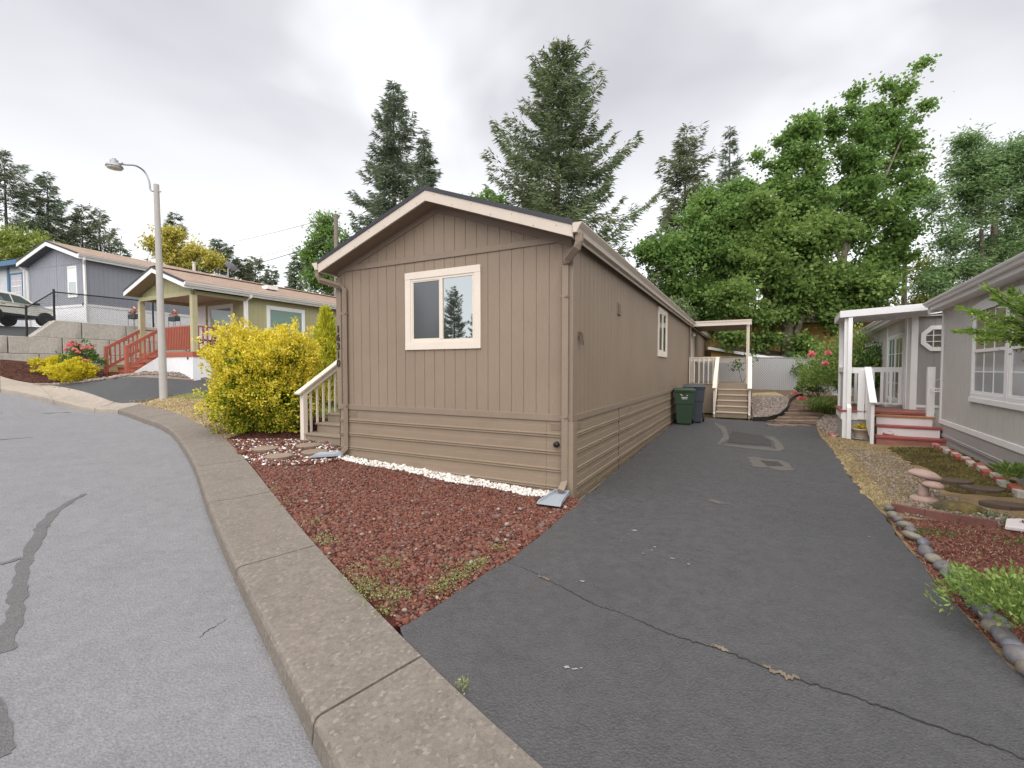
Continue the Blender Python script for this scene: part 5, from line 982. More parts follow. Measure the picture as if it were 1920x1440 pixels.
# ================================================================== LEFT SIDE
# the olive house with its red porch
olive = siding_mat('olive_siding', (.36, .34, .195)); redw = M('red_stain', (.34, .10, .065), .65, .15, 4, 40, .3, .003); ribw = M('white_ribbed_skirt', (.74, .75, .78), .5, .05, 2, 40, .1)
BO = np.array([-11.16, 16.]); oh = thing('house', 'olive house with white trim, tan roof and covered corner porch', 'house', (*BO, 1.3), -HA); BM = Matrix.Translation((*BO, 0)) @ Matrix.Rotation(-HA, 4, 'Z'); BW = WM(oh)
def bb(mb, name, mat, par=None, bv=0, **k): mb.v = [tuple(BM @ Vector(v)) for v in mb.v]; return mb.build(name, mat, par or oh, bv, wl=BW, **k)
bw = 3.55; bs = lambda a, z, d: (d, a, z); bfp = lambda a, z, d: (a, 1.86 - d, z); bz = lambda f: (lambda a, z, d: tuple(v - o for v, o in zip(f(a, z, d), (0, 0, 1.3))))
def bzt(x): return 4.62 + .7 * (1 - abs(x + bw / 2) / (bw / 2 + .3)) - .2
mb = MB(); siding(mb, bs, 1.86, 17, 2.0, lambda a: 4.48, .2); siding(mb, bfp, -bw, 0, 2.2, bzt, .2); siding(mb, lambda a, z, d: (-bw - d, a, z), 1.86, 17, 1.2, lambda a: 4.45, .2)
siding(mb, lambda a, z, d: (a, .05 - d, z), -bw, 0, 4.38, bzt, .4); mb.box(-bw, 0, -.06, .0, 4.25, 4.40); mb.box(-.05, .05, .05, 1.86, 4.28, 4.42); mb.box(-bw - .05, -bw + .05, .05, 1.86, 4.28, 4.42); bb(mb, 'wall', olive)
mb = MB(); mb.box(-bw, 0, .06, 1.85, 4.40, 4.42); bb(mb, 'porch_ceiling', M('porch_ceiling', (.42, .34, .26), .7))
gable_roof(oh, -bw - .30, .30, -.42, 17.3, 4.66 - 1.3, 5.36 - 1.3, shtan, th=.06, fascia=.17, fm=white, sm=M('olive_soffit', (.3, .25, .17), .7), edge=black)
gutter(oh, .30, -.43, 17.3, 4.62 - 1.3, 1, white)
mb = MB(); mb.box(-bw / 2 - .12, -bw / 2 + .12, -.40, 17.2, 5.37, 5.40); bb(mb, 'ridge_cap', M('ridge_cap', (.5, .38, .31), .9, .2))
for x, y in ((0.0, 0.02), (-bw, .02)): mb = MB(); mb.box(x - .085, x + .085, y - .085, y + .085, 2.27 if x == 0 else 1.5, 4.26); bb(mb, 'post', M('olive_post', (.42, .38, .24), .6), bv=.004)
mb = MB(); mb.pbox(bs, 1.80, 1.92, 2.0, 4.45, .0, .025); mb.tube([(.33, 1.9, 4.5), (.33, 1.9, 4.42), (.05, 1.9, 4.3), (.05, 1.9, 2.0)], 1, 4, True, (.08, .06), math.pi / 4); bb(mb, 'downspout', white)
window(oh, bz(bfp), -2.42, -.76, 2.85, 4.24, .12, white, white, 'fixed', glass_teal)
window(oh, bz(bs), 2.74, 4.52, 2.75, 4.24, .12, white, white, 'fixed', glass_teal)
window(oh, bz(bs), 8.2, 9.4, 2.9, 4.2, .1, white, white, 'slider', glass_teal)
mb = MB(); mb.pbox(bfp, -3.42, -3.34, 2.27, 4.2, 0, .03); mb.pbox(bfp, -2.66, -2.58, 2.27, 4.2, 0, .03); mb.pbox(bfp, -3.42, -2.58, 4.2, 4.28, 0, .03); mb.pbox(bfp, -3.34, -2.66, 2.27, 4.2, 0, .012); d = bb(mb, 'door', white, bv=.003)
mb = MB(); mb.pbox(bfp, -2.76, -2.71, 3.15, 3.3, .012, .05); mb.v = [tuple(BW.inverted() @ (BM @ Vector(v))) for v in mb.v]; mb.build('handle', galv, d)
mb = MB(); siding(mb, bs, 1.9, 17, 1.0, lambda a: 1.99, .15); bb(mb, 'skirting', ribw); mb = MB(); mb.pbox(bs, 1.93, 17, 1.98, 2.08, 0, .02); bb(mb, 'skirt_trim', white)
mb = MB(); mb.tube([bfp(-2.53 + .04 * math.cos(t), 3.55 + .14 * math.sin(t), .02) for t in np.linspace(0, 5, 12)], .014, 5); bb(mb, 'wall_ornament', M('brass_ornament', (.45, .33, .1), .5))
mb = MB(); mb.box(-.95, -.6, 3.2, 3.7, 5.02, 5.17); bb(mb, 'skylight', white)
pp = thing('porch', 'red stained porch deck and stair with white ribbed skirt', 'porch', (*[float(v) for v in (BM @ Vector((-1.5, 0, 0)))[:2]], 1.35), -HA); PP = WM(pp)
def pq(mb, name, mat, bv=.003, **k): mb.v = [tuple(BM @ Vector(v)) for v in mb.v]; return mb.build(name, mat, pp, bv, wl=PP, **k)
mb = MB(); mb.box(-bw, .06, -.06, 1.85, 2.23, 2.27); pq(mb, 'deck', redw)
mb = MB(); mb.box(-2.05, .10, -.10, -.061, 2.10, 2.272); mb.box(.061, .10, -.06, 1.85, 2.10, 2.272); mb.box(-bw, -2.05, -.10, -.061, 2.10, 2.272); pq(mb, 'deck_edge', redw)
mb = MB(); siding(mb, lambda a, z, d: (a, -.07 - d, z), -2.05, .06, 1.12, lambda a: 2.1, .16); siding(mb, lambda a, z, d: (.07 + d, a, z), -.07, 1.85, 1.0, lambda a: 2.1, .16); pq(mb, 'deck_skirt', ribw, 0)
mb = MB(); mb.prism([(-2.06, -.07, 2.16), (-2.06, -.07, 1.2), (-2.06, -1.05, 1.3), (-2.06, -1.05, 1.44)], (.02, 0, 0)); pq(mb, 'stair_skirt', ribw)
mb = MB(); mb.bar((-2.1, -.1, 1.28), (.1, -.1, 1.24), .03, .14); pq(mb, 'ground_board', redw)
mb = MB(); mb.lathe([(0, .02), (.04, .02), (.045, 0), (0, 0)], (-.25, -.085, 2.04), 10, 'y'); pq(mb, 'pipe_cap', black)
for i in range(4):
    y = -1.1 + i * .27; z = 1.40 + (i + 1) * .174; mb = MB(); mb.box(-bw + .05, -2.09, y, y + .30, z - .035, z); pq(mb, 'tread', redw); mb = MB(); mb.box(-bw + .06, -2.1, y + .03, y + .05, z - .20, z - .036); pq(mb, 'riser', redw)
for x in (-2.05, -bw):
    mb = MB(); mb.box(x - .05, x + .05, -1.16, -1.06, 1.2, 2.50); pq(mb, 'newel_post', redw)
    mb = MB(); mb.bar((x, -1.15, 2.40), (x, .02, 3.18), .05, .11); mb.bar((x, -1.1, 1.72), (x, .0, 2.45), .05, .10); pq(mb, 'handrail', redw)
    for i in range(7): y = -.98 + i * .14; t = (y + 1.15) / 1.17; mb = MB(); mb.box(x - .02, x + .02, y - .02, y + .02, 1.68 + t * .74, 2.42 + t * .76); pq(mb, 'baluster', redw, .002)
mb = MB(); mb.box(-2.05, .0, -.04, .04, 3.15, 3.20); mb.box(-.03, .03, .1, 1.8, 3.15, 3.20); mb.box(-.03, .03, .1, 1.8, 2.36, 2.42); mb.box(-2.0, 0, -.02, .02, 2.36, 2.42); mb.box(-bw - .03, -bw + .03, .1, 1.8, 3.15, 3.2); pq(mb, 'top_rail', redw)
for i in range(19): x = -1.99 + i * .105; mb = MB(); mb.box(x - .026, x + .024, -.055, -.025, 2.36, 3.17); pq(mb, 'slat', redw, .002)
for i in range(11): y = .16 + i * .155; mb = MB(); mb.box(-.02, .02, y - .02, y + .02, 2.40, 3.16); pq(mb, 'baluster', redw, .002)
# chair, table on that porch
def at(x, y, z=0): return tuple(BM @ Vector((x, y, z)))
ch = thing('folding_chair', 'dark folding chair behind the red porch railing', 'chair', at(-.45, .75, 2.27), -HA)
mb = MB()
for s in (-.22, .22): mb.tube([(s, -.25, 0), (s, .2, .45)], .014, 6); mb.tube([(s, .25, 0), (s, -.2, .45)], .014, 6); mb.tube([(s, .2, .42), (s, .32, .95)], .014, 6)
mb.build('frame', black, ch); mb = MB(); mb.box(-.22, .22, -.22, .2, .44, .46); mb.build('seat', M('sling', (.08, .08, .09), .8), ch); mb = MB(); mb.bar((0, .21, .5), (0, .315, .93), .44, .015, (0, 1, 0)); mb.build('backrest', M('sling_back', (.10, .10, .11), .8), ch)
ta = thing('folding_table', 'low black folding table in front of the olive porch window', 'table', at(-1.25, .75, 2.27), -HA); mb = MB(); mb.lathe([(0, .5), (.3, .5), (.3, .53), (0, .53)], n=20); mb.build('top', black, ta); 
for s in (-1, 1): mb = MB(); mb.tube([(s * .2, -.25, 0), (-s * .2, .2, .5)], .014, 6); mb.build('leg', black, ta); mb = MB(); mb.tube([(s * .2, .25, 0), (-s * .2, -.2, .5)], .014, 6); mb.build('leg', black, ta)
# dishes on its ridge
def dish(label, y, tilt, rz):
    c = at(-bw / 2, y, 5.36); t = thing('satellite_dish', label, 'satellite dish', c, rz); mb = MB(); mb.tube([(0, 0, -.05), (0, 0, .42)], .025, 8); mb.tube([(0, 0, .42), (0, -.12, .5)], .02, 8); mb.build('mast', galv, t)
    mb = MB(); pr = [(0, .0), (.10, .012), (.18, .035), (.245, .065), (.25, .07), (.18, .045), (.10, .022), (0, .01)]; mb.lathe(pr, n=22); o = mb.build('dish', M('dish_grey', (.22, .24, .28), .5, .05), t, smooth=True); o.location = (0, -.1, .5); o.rotation_euler = (R_(tilt), 0, 0)
    mb = MB(); mb.tube([(0, -.2, .25), (0, -.45, .45)], .012, 6); mb.box(-.03, .03, -.5, -.42, .42, .5); mb.build('feed_arm', galv, t)
dish('grey satellite dish tilted flat on the olive house ridge, nearer the porch', 2.3, 40, R_(160)); dish('grey satellite dish on a white mast farther along the olive house ridge', 6.2, 62, R_(-60))
# retaining wall of concrete blocks
w0 = np.array([-19.69, 17.5]); blk = [(1.50, 2.28), (2.28, 2.97), (2.97, 3.70)]; BL = 1.59
TN = ['bottom', 'middle', 'top']; WMx = lambda t: w0 + HY * t
for ti, (z0, z1) in enumerate(blk):
    st_ = [-5 * BL + BL * k + (1.12, .26, .92)[ti] for k in range(1, 10)]; kk = 0
    for s in st_:
        if ti == 2 and s < .8 or s > 6.8: continue
        a = WMx(s + .015); mb = MB(); l = BL - .03; dp = .6
        if ti == 2 and kk == 0:
            mb.mesh([(0, 0, 0), (l, 0, 0), (l, 0, z1 - z0), (l * .47, 0, z1 - z0), (0, dp, 0), (l, dp, 0), (l, dp, z1 - z0), (l * .47, dp, z1 - z0)], [(0, 1, 2, 3), (7, 6, 5, 4), (0, 3, 7, 4), (3, 2, 6, 7), (1, 5, 6, 2), (0, 4, 5, 1)])
        else: mb.box(0, l, 0, dp, 0.008, z1 - z0 - .008)
        o = mb.build('concrete_block', block_m, None, .02); off = -HX * .0 + np.array([-HX[0], -HX[1]]) * (.05 * ti); o.location = (a[0] + off[0], a[1] + off[1], z0); o.rotation_euler = (0, 0, math.atan2(HY[1], HY[0]))
        kk += 1; tag(o, ('sloped-end concrete block starting the top row of the retaining wall' if ti == 2 and kk == 1 else 'pale concrete block in the %s row of the retaining wall, %s from the left' % (TN[ti], ORD[kk - 1])), 'concrete block', 'retaining wall blocks')
# upper parking pad and what stands on it
pad = [WMx(-4) - HX * .3, WMx(7.5) - HX * .3, np.array([-13, 30]), np.array([-8, 48]), np.array([-60, 60]), np.array([-50, 15])]
def padz(x, y): t = (np.array([x, y]) - w0) @ (-HX); return min(2.90 + .22 * max(t - .3, 0), 3.66)
b = bmesh.new(); q = [b.verts.new((*p, 0)) for p in pad]; b.faces.new(q); bmesh.ops.triangulate(b, faces=b.faces[:])
for ax in (0, 1):
    for k in range(-60, 62): bmesh.ops.bisect_plane(b, geom=b.verts[:] + b.edges[:] + b.faces[:], plane_co=(k, 0, 0) if ax == 0 else (0, k, 0), plane_no=(1, 0, 0) if ax == 0 else (0, 1, 0), dist=1e-5) if k % 2 == 0 else None
for v in b.verts: v.co.z = padz(v.co.x, v.co.y)
me = bpy.data.meshes.new('parking_pad'); b.to_mesh(me); b.free(); me.materials.append(driveB_m); o = bpy.data.objects.new('parking_pad', me); COL.objects.link(o); struct(o)
# blue-grey house
CB = siding_mat('blue_grey_siding', (.25, .262, .30)); CA = R_(20); CO = (-20.45, 22); chs = thing('house', 'blue-grey gabled house with white skirt above the retaining wall', 'house', (*CO, 3.5), -CA)
cf = lambda a, z, d: (a, -d, z); cs = lambda a, z, d: (d, a, z); cw = 4.65
def czt(x): return 3.6 + .85 * (1 - abs(x + cw / 2) / (cw / 2 + .25)) - .2
mb = MB(); siding(mb, cf, -cw, 0, 1.2, czt, .2); siding(mb, cs, 0, 24, 1.2, lambda a: 3.45, .2); mb.poly([(-cw, 0, 0), (-cw, 24, 0), (-cw, 24, 3.45), (-cw, 0, 3.45)]); mb.build('wall', CB, chs)
mb = MB(); siding(mb, cf, -cw, 0, -.5, lambda a: 1.22, .16); siding(mb, cs, 0, 24, -.5, lambda a: 1.22, .16); mb.build('skirting', ribw, chs); mb = MB(); mb.pbox(cf, -cw, .02, 1.18, 1.30, 0, .022); mb.pbox(cs, 0, 24, 1.18, 1.30, 0, .02); mb.build('skirt_trim', white, chs)
mb = MB(); mb.pbox(cf, -cw + .2, -.2, 3.28, 3.31, 0, .012); mb.pbox(cf, -cw / 2 - .012, -cw / 2 + .012, 1.3, 4.2, 0, .012); mb.build('panel_seam', CB, chs)
gable_roof(chs, -cw - .25, .25, -.4, 24.4, 3.62, 4.45, shtan, th=.06, fascia=.2, fm=white, sm=M('dark_soffit', (.1, .1, .12), .7), edge=black); gutter(chs, .25, -.42, 24.4, 3.58, 1, white)
mb = MB(); mb.tube([(.3, -.2, 3.45), (.3, -.2, 3.35), (.05, -.08, 3.15), (.05, -.05, .1)], 1, 4, True, (.09, .07), math.pi / 4); mb.build('downspout', white, chs); mb = MB(); mb.tube([(-cw - .3, -.2, 3.45), (-cw - .3, -.2, 3.35), (-cw - .05, -.08, 3.15), (-cw - .05, -.05, .1)], 1, 4, True, (.09, .07), math.pi / 4); mb.build('downspout', white, chs)
window(chs, cf, -1.42, -.68, 1.66, 3.18, .06, white, white, 'hung', M('white_curtain', (.75, .75, .74), .8), glass)
window(chs, cs, 9.6, 10.6, 1.6, 2.6, .08, white, white, 'hung', glass, glass); window(chs, cs, 5.2, 5.9, 2.0, 2.9, .08, white, white, 'hung', glass, glass)
mb = MB(); mb.lathe([(0, .05), (.06, .05), (.06, 0), (0, 0)], (-.25, -.03, 1.28), 10, 'y'); mb.build('hose_tap', black, chs)
vg = M('vent_grey', (.5, .48, .45), .6)
mb = MB(); mb.lathe([(.09, 0), (.09, .55), (.12, .56), (.12, .62), (0, .63)], (-2.5, 7, 4.4), 12); mb.build('roof_vent', vg, chs)
mb = MB(); mb.lathe([(.06, 0), (.06, .3), (0, .32)], (-1.9, 9.5, 4.2), 10); mb.build('roof_vent', vg, chs)
mb = MB(); mb.box(-2.0, -1.4, 7.6, 8.4, 4.2, 4.34); mb.build('skylight', vg, chs)
# pale house with blue trim at the far left
blue = M('blue_trim', (.045, .13, .24), .5, .1); DOx = np.array([-26.6, 25.0]); dh = thing('house', 'pale grey house with bright blue trim at far left edge', 'house', (*DOx, 4.75), -CA)
mb = MB(); siding(mb, cf, -8, 0, -1.4, lambda a: 2.75, .25); mb.box(-8, 0, .01, 9, -1.4, 2.75); mb.build('wall', M('pale_grey_wall', (.5, .52, .55), .6), dh)
mb = MB(); mb.prism([(-8.4, -.4, 2.78), (.35, -.4, 2.78), (.35, 4, 3.3), (-8.4, 4, 3.3)], (0, 0, -.08)); mb.build('roof', shgrey, dh); mb = MB(); mb.box(-8.4, .35, -.43, -.4, 2.52, 2.78); mb.box(.32, .36, -.4, 9, 2.52, 2.78); mb.pbox(cf, -1.62, -1.42, 0, 2.55, 0, .03); mb.build('fascia', blue, dh)
window(dh, cf, -1.36, -.12, .72, 2.2, .10, blue, white, 'hung', glassmat('pink_curtain_glass', (.36, .32, .36), .1, .05), glassmat('grey_curtain_glass', (.33, .3, .33), .1, .05), (3, 2)); mb = MB(); mb.box(-.02, .06, -.05, .05, 0, 2.5); mb.build('downspout', white, dh)
# the pale off-roader
def suv():
    f0 = P(88, 598, 21.5); hd = np.array([-.10, .995]); ang = math.atan2(hd[1], hd[0]); z = padz(*f0[:2]); cc = (f0[0] - hd[0] * 1.3 - .995 * .8, f0[1] - hd[1] * 1.3 - .1 * .8, z)
    t = thing('parked_car', 'pale sand-coloured boxy car parked behind black chain link fence', 'car', cc, ang); t.scale = (.92, .95, .80); paint = M('sand_paint', (.76, .76, .67), .25, .03, 2, 30, 0, spec=.6)
    prof = [(-2.15, .55), (-2.2, .85), (-2.15, 1.08), (.62, 1.12), (1.15, 1.10), (1.74, 1.0), (1.83, .88), (1.86, .55), (1.6, .42), (-1.8, .42)]
    mb = MB(); hw_ = .90; sec = [(-hw_, 0), (-hw_ * .97, 0), (hw_ * .97, 0), (hw_, 0)]
    n = len(prof); vs = []
    for yy, k in ((-hw_ + .05, .985), (-hw_, 1), (hw_, 1), (hw_ - .05, .985)): vs += [(x * (k if k < 1 else 1), yy, .42 + (zq - .42) * (1 if k == 1 else 1.0)) for x, zq in prof]
    mb.mesh(vs, [(i * n + k, i * n + (k + 1) % n, (i + 1) * n + (k + 1) % n, (i + 1) * n + k) for i in range(3) for k in range(n)] + [tuple(range(n)), tuple(range(3 * n, 4 * n))[::-1]]); body = mb.build('body', paint, t, .04)
    ro = [(-2.12, 1.07), (-1.95, 1.60), (-1.6, 1.70), (-.1, 1.70), (.25, 1.62), (1.05, 1.09)]
    mb = MB(); n = len(ro); vs = [(x, -.86 + .17 * max(0, zq - 1.1) / .6, zq) for x, zq in ro] + [(x, .86 - .17 * max(0, zq - 1.1) / .6, zq) for x, zq in ro]; mb.mesh(vs, [tuple(range(n)), tuple(range(n, 2 * n))[::-1]] + [(i, (i + 1) % n, n + (i + 1) % n, n + i) for i in range(n)]); mb.build('cabin', paint, t, .03)
    cg = glassmat('car_glass', (.03, .05, .045), .14)
    for q in ([(-1.80, 1.20), (-1.72, 1.55), (-1.2, 1.58), (-1.2, 1.18)], [(-1.1, 1.17), (-1.1, 1.58), (-.38, 1.58), (-.36, 1.15)], [(-.28, 1.15), (-.30, 1.58), (.16, 1.53), (.70, 1.15)]):
        for s in (-1, 1):
            mb = MB(); p_ = [(x, s * (.875 - .17 * max(0, zq - 1.1) / .6), zq) for x, zq in q]; mb.prism(p_, (0, -s * .015, 0)); mb.build('side_window', cg, t)
    mb = MB(); mb.prism([(.33, -.66, 1.575), (1.0, -.72, 1.14), (1.0, .72, 1.14), (.33, .66, 1.575)], (.015, 0, .02)); mb.build('windscreen', cg, t)
    clad = M('black_cladding', (.02, .02, .022), .6, .1)
    mb = MB(); mb.box(-1.25, 1.0, -.905, .905, .40, .54); mb.box(1.70, 1.88, -.86, .86, .42, .66); mb.build('cladding', clad, t, .015)
    for x in (-1.3, 1.3):
        for s in (-1, 1):
            mb = MB(); mb.lathe([(.20, -.11), (.34, -.11), (.365, -.08), (.365, .08), (.34, .11), (.20, .11)], (x, s * .80, .365), 26, 'y'); wh = mb.build('wheel', M('tyre_rubber', (.015, .015, .016), .8, .1), t)
            mb = MB(); mb.lathe([(0, -.02), (.05, -.02), (.06, .02), (0, .02)], (x, s * .90, .365), 12, 'y')
            for k in range(10): a = k * math.pi / 5; mb.bar((x + .04 * math.cos(a), s * .895, .365 + .04 * math.sin(a)), (x + .22 * math.cos(a), s * .885, .365 + .22 * math.sin(a)), .028, .02, (0, 1, 0))
            mb.build('rim', M('dark_rim', (.06, .06, .065), .35, .1, metal=.5), wh)
            mb = MB(); ar = [(x + .44 * math.cos(a), .365 + .44 * math.sin(a)) for a in np.linspace(-.25, math.pi + .25, 15)]; ar2 = [(x + .36 * math.cos(a), .365 + .36 * math.sin(a)) for a in np.linspace(-.25, math.pi + .25, 15)]
            mb.mesh([(u, s * .912, v) for u, v in ar] + [(u, s * .912, v) for u, v in ar2] + [(u, s * .87, v) for u, v in ar] + [(u, s * .87, v) for u, v in ar2], [(i, i + 1, 16 + i, 15 + i) for i in range(14)] + [(i, i + 1, 31 + i, 30 + i) for i in range(14)] + [(15 + i, 16 + i, 46 + i, 45 + i) for i in range(14)]); mb.lathe([(0, -.01), (.37, -.01), (.37, .02), (0, .02)], (x, s * .80, .375), 20, 'y') if 0 else None; mb.build('arch_cladding', clad, t)
    for s in (-1, 1):
        mb = MB(); mb.lathe([(0, .03), (.08, .03), (.09, 0), (0, 0)], (1.82, s * .62, .85), 14, 'x'); mb.build('headlight', M('headlamp', (.6, .62, .65), .1), t)
        mb = MB(); mb.box(.62, .80, s * .98 - .09, s * .98 + .09, 1.12, 1.25); mb.build('side_mirror', clad, t, .02)
        for xx in (-.95, -.05): mb = MB(); mb.box(xx, xx + .18, min(s * .90, s * .925), max(s * .90, s * .925), .985, 1.01); mb.build('door_handle', clad, t)
    mb = MB(); mb.box(1.80, 1.875, -.5, .5, .70, .92); mb.build('grille', clad, t, .01)
suv()
# black chain link fence on the blocks
cfn = thing('chain_link_fence', 'black chain link fence along the top of the retaining wall', 'fence', (*WMx(1.2), 2.97)); fo = np.array(cfn.location); fin = -HX * .35
def fp(t, z): p = WMx(t) + fin; return np.array([p[0], p[1], z]) - fo
segs = [(-4.0, .88, 2.97, 2.97, 4.15, 4.13), (.88, 1.72, 2.99, 3.70, 4.13, 4.90), (1.72, 5.3, 3.70, 3.70, 4.90, 4.96), (5.3, 7.2, 3.70, 3.70, 4.96, 4.98)]
for t, z0, z1 in ((-2, 2.7, 4.17), (.88, 2.7, 4.20), (1.72, 3.5, 4.98), (5.3, 3.4, 5.0), (7.2, 3.4, 5.0)): mb = MB(); mb.tube([fp(t, z0), fp(t, z1)], .038, 10); mb.lathe([(.042, 0), (.04, .03), (0, .045)], tuple(fp(t, z1)), 10); mb.build('post', black, cfn)
mb = MB()
for a, b, z0, z1, y0, y1 in segs: mb.tube([fp(a, y0), fp(b, y1)], .026, 8)
mb.build('top_rail', black, cfn); mb = MB()
for a, b, z0, z1, y0, y1 in segs:
    k = a - 1.3
    while k < b + 1.3:
        for sg in (1, -1):
            pts = []
            for j in range(15):
                s = k + sg * (j / 14 - .5) * 1.3; f = (s - a) / (b - a); zz = z0 + (z1 - z0) * f + ((y0 - z0) + ((y1 - z1) - (y0 - z0)) * f) * j / 14
                if a <= s <= b: pts.append(fp(s, zz))
            if len(pts) > 1: mb.tube([pts[0], pts[-1]], .0036, 4, False)
        k += .085
mb.build('chain_link', black, cfn)
for (px, Y), lab, in (((252, 21.3), 'dark box planter with flag on a stand behind the left porch post'), ((327, 22.3), 'dark box planter with red flowers and flag behind the porch stair')):
    c = P(px, 612, Y); z = 3.80; t = thing('planter', lab, 'planter', (c[0], c[1], z), -HA); mb = MB(); mb.box(-.3, .3, -.11, .11, .20, .42); mb.build('box', M('dark_planter', (.04, .05, .055), .7), t, .01); mb = MB()
    for sx_ in (-.3, .3):
        for sy_ in (-.11, .11): mb.tube([(sx_, sy_, -.3), (sx_, sy_, .42)], .008, 5)
    mb.build('stand', black, t); r = np.random.default_rng(int(px)); n = 90; q = np.c_[r.uniform(-.26, .26, n), r.normal(0, .05, n), r.uniform(.4, .62, n)]; cards('flowers', q, r.normal(0, .7, (n, 3)) + [0, 0, .6], rdir(r, n), .10, .03, leafmat('planter_flowers', [(.06, .12, .04), (.4, .12, .1), (.5, .25, .2)], .2, big=0), t)
    mb = MB(); mb.tube([(-.05, 0, .4), (-.03, 0, .85)], .006, 5); mb.build('flag_stick', M('stick', (.3, .22, .12), .8), t)
    for k in range(5): mb = MB(); mb.prism([(-.03 + k * .012, -.003, .82 - k * .05), (.09 + k * .012, .02, .74 - k * .05), (.09 + k * .012, .02, .70 - k * .05), (-.03 + k * .012, -.003, .78 - k * .05)], (0, .004, 0)); mb.build('flag_stripe', white if k % 2 else M('flag_red', (.5, .06, .07), .7), t)
# shrubs on the left
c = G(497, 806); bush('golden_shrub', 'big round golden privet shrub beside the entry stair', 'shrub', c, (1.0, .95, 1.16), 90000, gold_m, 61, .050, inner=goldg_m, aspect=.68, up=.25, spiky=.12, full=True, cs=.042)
bush('yellow_mound_shrub', 'yellow mounded shrub at the back, against the blocks', 'shrub', G(112, 702), (.62, .5, .34), 6000, goldb_m, 62, .09, stem=False, up=.5, full=True, cs=.06)
bush('yellow_mound_shrub', 'yellow mounded shrub in front, nearest the street', 'shrub', G(139, 715), (.72, .5, .34), 8000, goldb_m, 63, .08, stem=False, up=.5, full=True, cs=.06)
c0 = P(155, 672, 15.9); bush('rose_bush', 'rose bush with pink blooms in front of the concrete blocks', 'rose bush', (c0[0], c0[1], tz(c0[0], c0[1])), (.62, .55, .62), 1800, green_m, 64, .09, flowers=(pink_m, rp_([(128, 649, 15.6), (137, 648, 15.6), (140, 656, 15.5), (124, 657, 15.6), (146, 662, 15.5), (156, 655, 15.6), (165, 652, 15.6), (172, 654, 15.6), (158, 677, 15.4), (148, 648, 15.8), (134, 643, 15.8)])), flw=.075)
def cone_shrub(name, label, c, H, Rr, n, mat, seed, leaf):
    t = thing(name, label, 'conifer', c); r = np.random.default_rng(seed); f = r.random(n) ** 1.3; a = r.random(n) * 6.283; rad = Rr * (1 - f) ** .8 * (.55 + .5 * r.random(n)) * (1 + .25 * np.sin(a * 5 + f * 20)); q = np.c_[rad * np.cos(a), rad * np.sin(a), f * H + .08]
    D = np.c_[np.cos(a) * .6, np.sin(a) * .6, np.full(n, .9)] + r.normal(0, .2, (n, 3)); cards('foliage', q, D, rdir(r, n), leaf * r.uniform(.6, 1.4, n), leaf * .16, mat, t)
    mb = MB(); mb.tube([(0, 0, -.1), (0, 0, H * .9)], [.05, .01], 7); mb.build('trunk', stem_m, t); return t
c = P(612, 690, 13.2); cone_shrub('golden_conifer', 'small pointed golden-green conifer behind the cream stair railing', (c[0], c[1], tz(c[0], c[1])), P(612, 588, 13.2)[2] - tz(c[0], c[1]), .62, 6000, goldb_m if 0 else leafmat('golden_conifer_sprays', [(.22, .30, .02), (.5, .5, .04), (.7, .64, .08)], .3, big=.2, bigsc=2), 65, .17)
